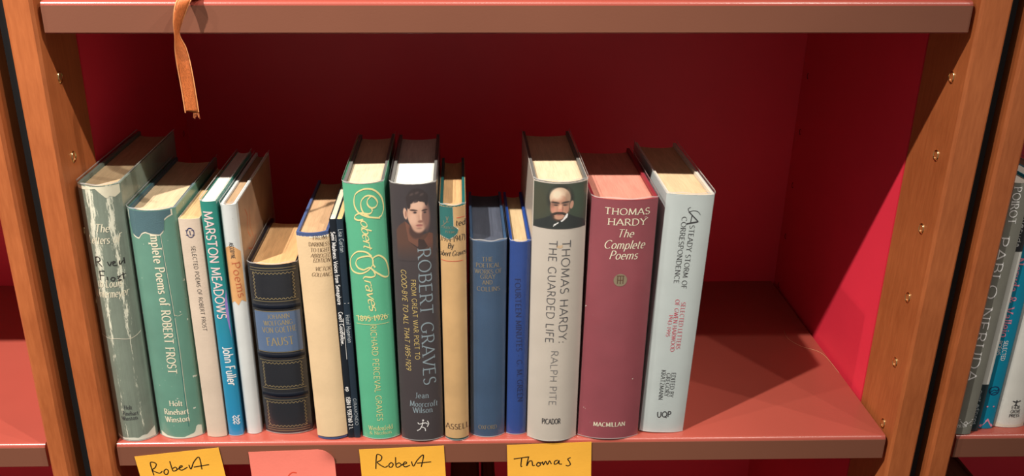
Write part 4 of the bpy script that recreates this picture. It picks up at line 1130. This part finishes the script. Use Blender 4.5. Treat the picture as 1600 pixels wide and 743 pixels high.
for cx, cy, rx, ry in ((190, 160, 34, 34), (225, 140, 40, 36), (270, 135, 44, 34), (310, 150, 34, 34), (240, 172, 22, 12), (178, 195, 16, 34), (328, 180, 12, 30), (285, 160, 30, 20)):
    P.ell(cx, cy, rx, ry, (46, 37, 39), 0.25)
for cx, cy in ((205, 128), (250, 118), (292, 130), (235, 178)):
    P.ell(cx, cy, 18, 8, (82, 68, 66), 0.8, 0.7, rot=-20)
P.ell(218, 238, 34, 6.5, (70, 50, 46), 0.4, rot=4)
P.ell(312, 240, 26, 6.5, (66, 48, 46), 0.4, rot=-6)
P.ell(228, 254, 20, 8, (150, 112, 100), 0.5)
P.ell(230, 254, 13, 6, (48, 40, 44), 0.4)
P.ell(314, 256, 16, 8, (120, 88, 80), 0.5)
P.ell(314, 256, 11, 6, (46, 38, 42), 0.4)
P.ell(279, 280, 9, 38, (216, 176, 152), 0.9, 0.8)
P.ell(296, 285, 9, 34, (126, 90, 80), 0.9, 0.8)
P.ell(275, 318, 22, 9, (140, 98, 86), 0.6)
P.ell(264, 344, 30, 6, (138, 80, 76), 0.5)
P.ell(264, 353, 24, 5, (176, 124, 112), 0.8)
P.ell(262, 366, 22, 5, (140, 104, 92), 0.9, 0.7)
f_ = np.clip((P.Y - 470) / 120, 0, 1) * 0.9
P.blend(f_, (58, 51, 54))
f_ = np.clip((np.abs(P.X - 217) - 150) / 45, 0, 1)
P.blend(f_, (58, 51, 54))
portrait('B9', P, -18.6, 18.6, 240.2, 175.0, 1.22)

P = Paint(90, 580, 75, 490, 120, 110, (52, 60, 50))
P.ell(150, 260, 80, 160, (62, 62, 46), 0.9, 0.7)
P.ell(500, 240, 90, 170, (58, 74, 58), 0.9, 0.8)
P.ell(330, 215, 118, 125, (36, 38, 34), 0.3)
P.poly([(100, 490), (105, 435), (180, 400), (250, 365), (300, 430), (400, 350), (470, 385), (555, 425), (575, 490)], (32, 38, 38))
P.ell(325, 380, 70, 44, (60, 44, 38), 0.3)
P.ell(432, 270, 17, 38, (176, 132, 112), 0.25, rot=10)
P.ell(324, 205, 94, 96, (190, 164, 140), 0.10)
P.ell(324, 285, 84, 108, (176, 132, 110), 0.12)
P.ell(295, 175, 50, 50, (222, 204, 180), 0.9, 0.9)
P.ell(395, 220, 26, 80, (150, 120, 100), 0.8, 0.8)
P.ell(255, 290, 18, 50, (140, 96, 80), 0.8, 0.7)
P.ell(283, 250, 36, 9, (62, 50, 44), 0.5, rot=6)
P.ell(375, 247, 36, 9, (62, 50, 44), 0.5, rot=-10)
P.ell(285, 270, 26, 9, (120, 84, 72), 0.6)
P.ell(372, 270, 26, 9, (116, 82, 70), 0.6)
P.ell(288, 272, 15, 5, (50, 42, 42), 0.5)
P.ell(370, 272, 15, 5, (50, 42, 42), 0.5)
P.ell(328, 295, 17, 42, (206, 160, 134), 0.6)
P.ell(330, 322, 24, 16, (196, 134, 116), 0.5)
P.ell(268, 318, 24, 26, (196, 136, 118), 0.9, 0.7)
P.ell(390, 315, 22, 28, (168, 118, 100), 0.9, 0.7)
P.ell(285, 258, 40, 20, (130, 96, 82), 0.8, 0.7)
P.ell(374, 256, 38, 20, (122, 92, 78), 0.8, 0.7)
P.ell(288, 271, 17, 5, (48, 40, 40), 0.5)
P.ell(370, 270, 17, 5, (48, 40, 40), 0.5)
P.ell(283, 248, 36, 7, (56, 46, 42), 0.5, rot=8)
P.ell(375, 245, 36, 7, (56, 46, 42), 0.5, rot=-12)
P.ell(350, 305, 8, 30, (140, 96, 82), 0.8, 0.7)
P.ell(322, 346, 50, 13, (58, 46, 40), 0.4)
P.ell(272, 356, 34, 11, (50, 40, 36), 0.4, rot=-16)
P.ell(370, 356, 32, 11, (50, 40, 36), 0.4, rot=18)
P.ell(322, 364, 26, 6, (150, 92, 84), 0.6)
P.ell(318, 386, 42, 20, (176, 134, 112), 0.5)
P.poly([(268, 474), (276, 452), (320, 428), (352, 408), (390, 350), (402, 352), (396, 385), (350, 425), (318, 438)], (226, 224, 216))
P.poly([(318, 420), (340, 418), (335, 440), (316, 440)], (30, 34, 34))
portrait('B13', P, -21.9, 21.9, 242.4, 204.2, 1.3)
strokes('B13', [[(-21.5 + 43 * i / 20, 204.0) for i in range(21)]], 0.5, 'charcoal', 'portrait_edge', cat=False)
patch('B13', 'stain', paper('brown_stain', rgb(178, 154, 126, 1.4)), (-2.5, 2.5), [(-2.5, 187.6), (0, 186.6), (2.5, 187.4)], [(-2.5, 189.4), (0, 189.2), (2.5, 189.8)])

# ------------------------------------------------------------------ sticky notes on the shelf edge
def note(name, label, p0, ang, mat, lines, ink, curl=0.006, fold=False, width=1.0):
    """76 mm square note; p0 = upper left corner (x,z) in mm on the shelf front"""
    S = 76.0
    root = empty(name, (p0[0] * 1e-3, -0.0006, p0[1] * 1e-3))
    root.rotation_euler = (0, -math.radians(ang), 0)
    tag(root, label, 'sticky note', 'notes stuck along the shelf edge')
    n = 16
    mb = MB()
    def surf(u, v, lift=0.0):
        y = -0.0006 - curl * (v ** 2.2) - 0.0005 * math.sin(u * 3.1) * v
        if fold:
            t = max(0.0, (u - 0.84) / 0.16) * max(0.0, 1 - v / 0.16)
            y -= 0.004 * t
        return (u * S * 1e-3, y - lift, -v * S * 1e-3)
    for k, lf in ((0, 0.0), (1, -0.00012)):
        for j in range(n + 1):
            for i in range(n + 1):
                u, v = i / n, j / n
                if fold and u > 0.8 and v < 0.2:
                    rr = math.hypot(u - 0.84, 0.16 - v) if (u > 0.84 and v < 0.16) else 0
                    if rr > 0.16:
                        u, v = 0.84 + (u - 0.84) * 0.16 / rr, 0.16 - (0.16 - v) * 0.16 / rr
                mb.v.append(surf(u, v, lf))
    m = (n + 1) ** 2
    for j in range(n):
        for i in range(n):
            a = j * (n + 1) + i
            mb.f.append((a, a + n + 1, a + n + 2, a + 1))
            mb.f.append((m + a, m + a + 1, m + a + n + 2, m + a + n + 1))
    border = [i for i in range(n + 1)] + [j * (n + 1) + n for j in range(1, n + 1)] + [n * (n + 1) + i for i in range(n - 1, -1, -1)] + [j * (n + 1) for j in range(n - 1, 0, -1)]
    for k in range(len(border)):
        a, b = border[k], border[(k + 1) % len(border)]
        mb.f.append((a, b, m + b, m + a))
    sheet = mb.obj('paper_sheet', mat, root, 60)
    ca, sa = math.cos(math.radians(ang)), math.sin(math.radians(ang))
    mb = MB()
    for ln in lines:
        pts = catmull(ln, 5) if len(ln) > 2 else ln
        V, F = thicken(pts, lambda a, t: width)
        vs_ = []
        for x, z in V:
            dx, dz = x - p0[0], z - p0[1]
            u, v = (dx * ca + dz * sa) / S, -(-dx * sa + dz * ca) / S
            vs_.append(surf(u, v, 0.0001))
        mb.add(vs_, F)
    mb.obj('handwriting', M_INK[ink], sheet)
    return root

M_NOTE = paper('orange_note_paper', rgb(250, 176, 62, 1.0), 0.05, rough=0.7)
M_PINK = paper('pink_note_paper', rgb(246, 128, 112, 1.0), 0.05, rough=0.7)
note('sticky_note', 'orange sticky note with black handwriting below the two green hardbacks, leftmost', (-291.5, -13.0), 6.6, M_NOTE, ROB1, 'ink')
note('sticky_note', 'salmon pink sticky note with red pen mark under the navy leather book', (-190.0, -9.4), 1.9, M_PINK, PINKC, 'red', fold=True, width=1.2)
note('sticky_note', 'orange sticky note with black handwriting under the bright green hardback', (-91.3, -7.9), 2.5, M_NOTE, ROB2, 'ink')
note('sticky_note', 'orange sticky note with black handwriting under the moustached portrait book', (41.2, -4.6), 1.9, M_NOTE, THOM, 'ink')

# ------------------------------------------------------------------ orange ribbon hanging over the upper shelf edge
def ribbon_mat():
    n = NT('orange_velvet')
    base = rgb(206, 112, 58)
    c = n.ramp(n.noise(n.coord(scale=(1, 1, 0.4)), 1400, 3), [(0.3, mul(base, 0.7)), (0.7, mul(base, 1.15))])
    n.bump(n.noise(n.coord(), 2500, 2), 0.5, 0.0005)
    return n.fin(c, 0.5, 0.4)

rib = empty('ribbon', (-0.2035, 0.0, 0.3847))
tag(rib, 'narrow orange ribbon hanging over the upper shelf edge', 'ribbon')
# centre line (x, y, z) and facing angle in degrees (0 = flat to the viewer, 90 = edge on)
path = [(-.188, .110, .3853, 0), (-.190, .055, .3853, 0), (-.193, .010, .3856, 0), (-.1955, -.003, .3878, 5), (-.1985, -.010, .3855, 18), (-.2030, -.012, .3735, 55), (-.2055, -.012, .3615, 84), (-.2042, -.012, .351, 50), (-.2032, -.012, .339, 24), (-.2025, -.011, .3243, 12), (-.2019, -.010, .3030, 14)]
pp = catmull(path, 6)
mb = MB()
for k, (x, y, z, a) in enumerate(pp):
    hw = 0.0050
    a_ = math.radians(a)
    if k < 12:
        ex, ey, ez = 1, 0, 0
    else:
        ex, ey, ez = math.cos(a_), math.sin(a_), 0.0
    tilt = 0.0016 if k == len(pp) - 1 else 0.0
    for q in (-1, -0.5, 0, 0.5, 1):
        mb.v.append((x + ex * hw * q + 0.2035, y + ey * hw * q, z - 0.3847 + 0.0004 * (1 - q * q) - tilt * q))
n = len(pp)
for k in range(n - 1):
    for j in range(4):
        a = k * 5 + j
        mb.f.append((a, a + 5, a + 6, a + 1))
band = mb.obj('ribbon_band', ribbon_mat(), rib, 80)
sol = band.modifiers.new('thickness', 'SOLIDIFY'); sol.thickness = 0.0003
mb = MB()
for sgn in (-1, 1):
    o = len(mb.v)
    for k, (x, y, z, a) in enumerate(pp):
        a_ = math.radians(a)
        ex, ey = (1, 0) if k < 12 else (math.cos(a_), math.sin(a_))
        for q in (0.90, 1.04):
            mb.v.append((x + ex * 0.005 * q * sgn + 0.2035, y + ey * 0.005 * q * sgn - 0.0003, z - 0.3847 + 0.0003))
    for k in range(n - 1):
        a = o + 2 * k
        mb.f.append((a, a + 2, a + 3, a + 1))
mb.obj('selvedge', plain('pale_orange_selvedge', rgb(236, 160, 104), 0.5), rib, label='pale orange woven edges')
mb = MB()
rnd = random.Random(3)
for k in range(9):
    x = pp[-1][0] + 0.2035 + 0.001 + k * 0.0005
    z = pp[-1][2] - 0.3847 - 0.0012
    pts = [(x, z + 0.001), (x + rnd.uniform(-.001, .001), z - rnd.uniform(.0015, .004))]
    V, F = thicken(pts, lambda a, t: 0.00025)
    mb.add([(vx, pp[-1][1], vz) for vx, vz in V], F)
mb.obj('frayed_end', plain('frayed_thread', rgb(190, 110, 66), 0.7), rib)

# stray hair on the shelf
mb = MB()
pts = catmull([(.3570, .2000, .0010), (.3560, .1830, .0006), (.3640, .1660, .0006), (.3810, .1500, .0005), (.3838, .1100, .0005)], 8)
for k, (x, y, z) in enumerate(pts):
    mb.v += [(x - 0.00012, y, z), (x + 0.00012, y, z), (x, y, z + 0.0003)]
for k in range(len(pts) - 1):
    for j in range(3):
        a, b = 3 * k + j, 3 * k + (j + 1) % 3
        mb.f.append((a, b, b + 3, a + 3))
tag(mb.obj('loose_thread', plain('pale_thread', rgb(210, 160, 120), 0.6)), 'fine pale loose thread on the bare right end of the shelf', 'thread')
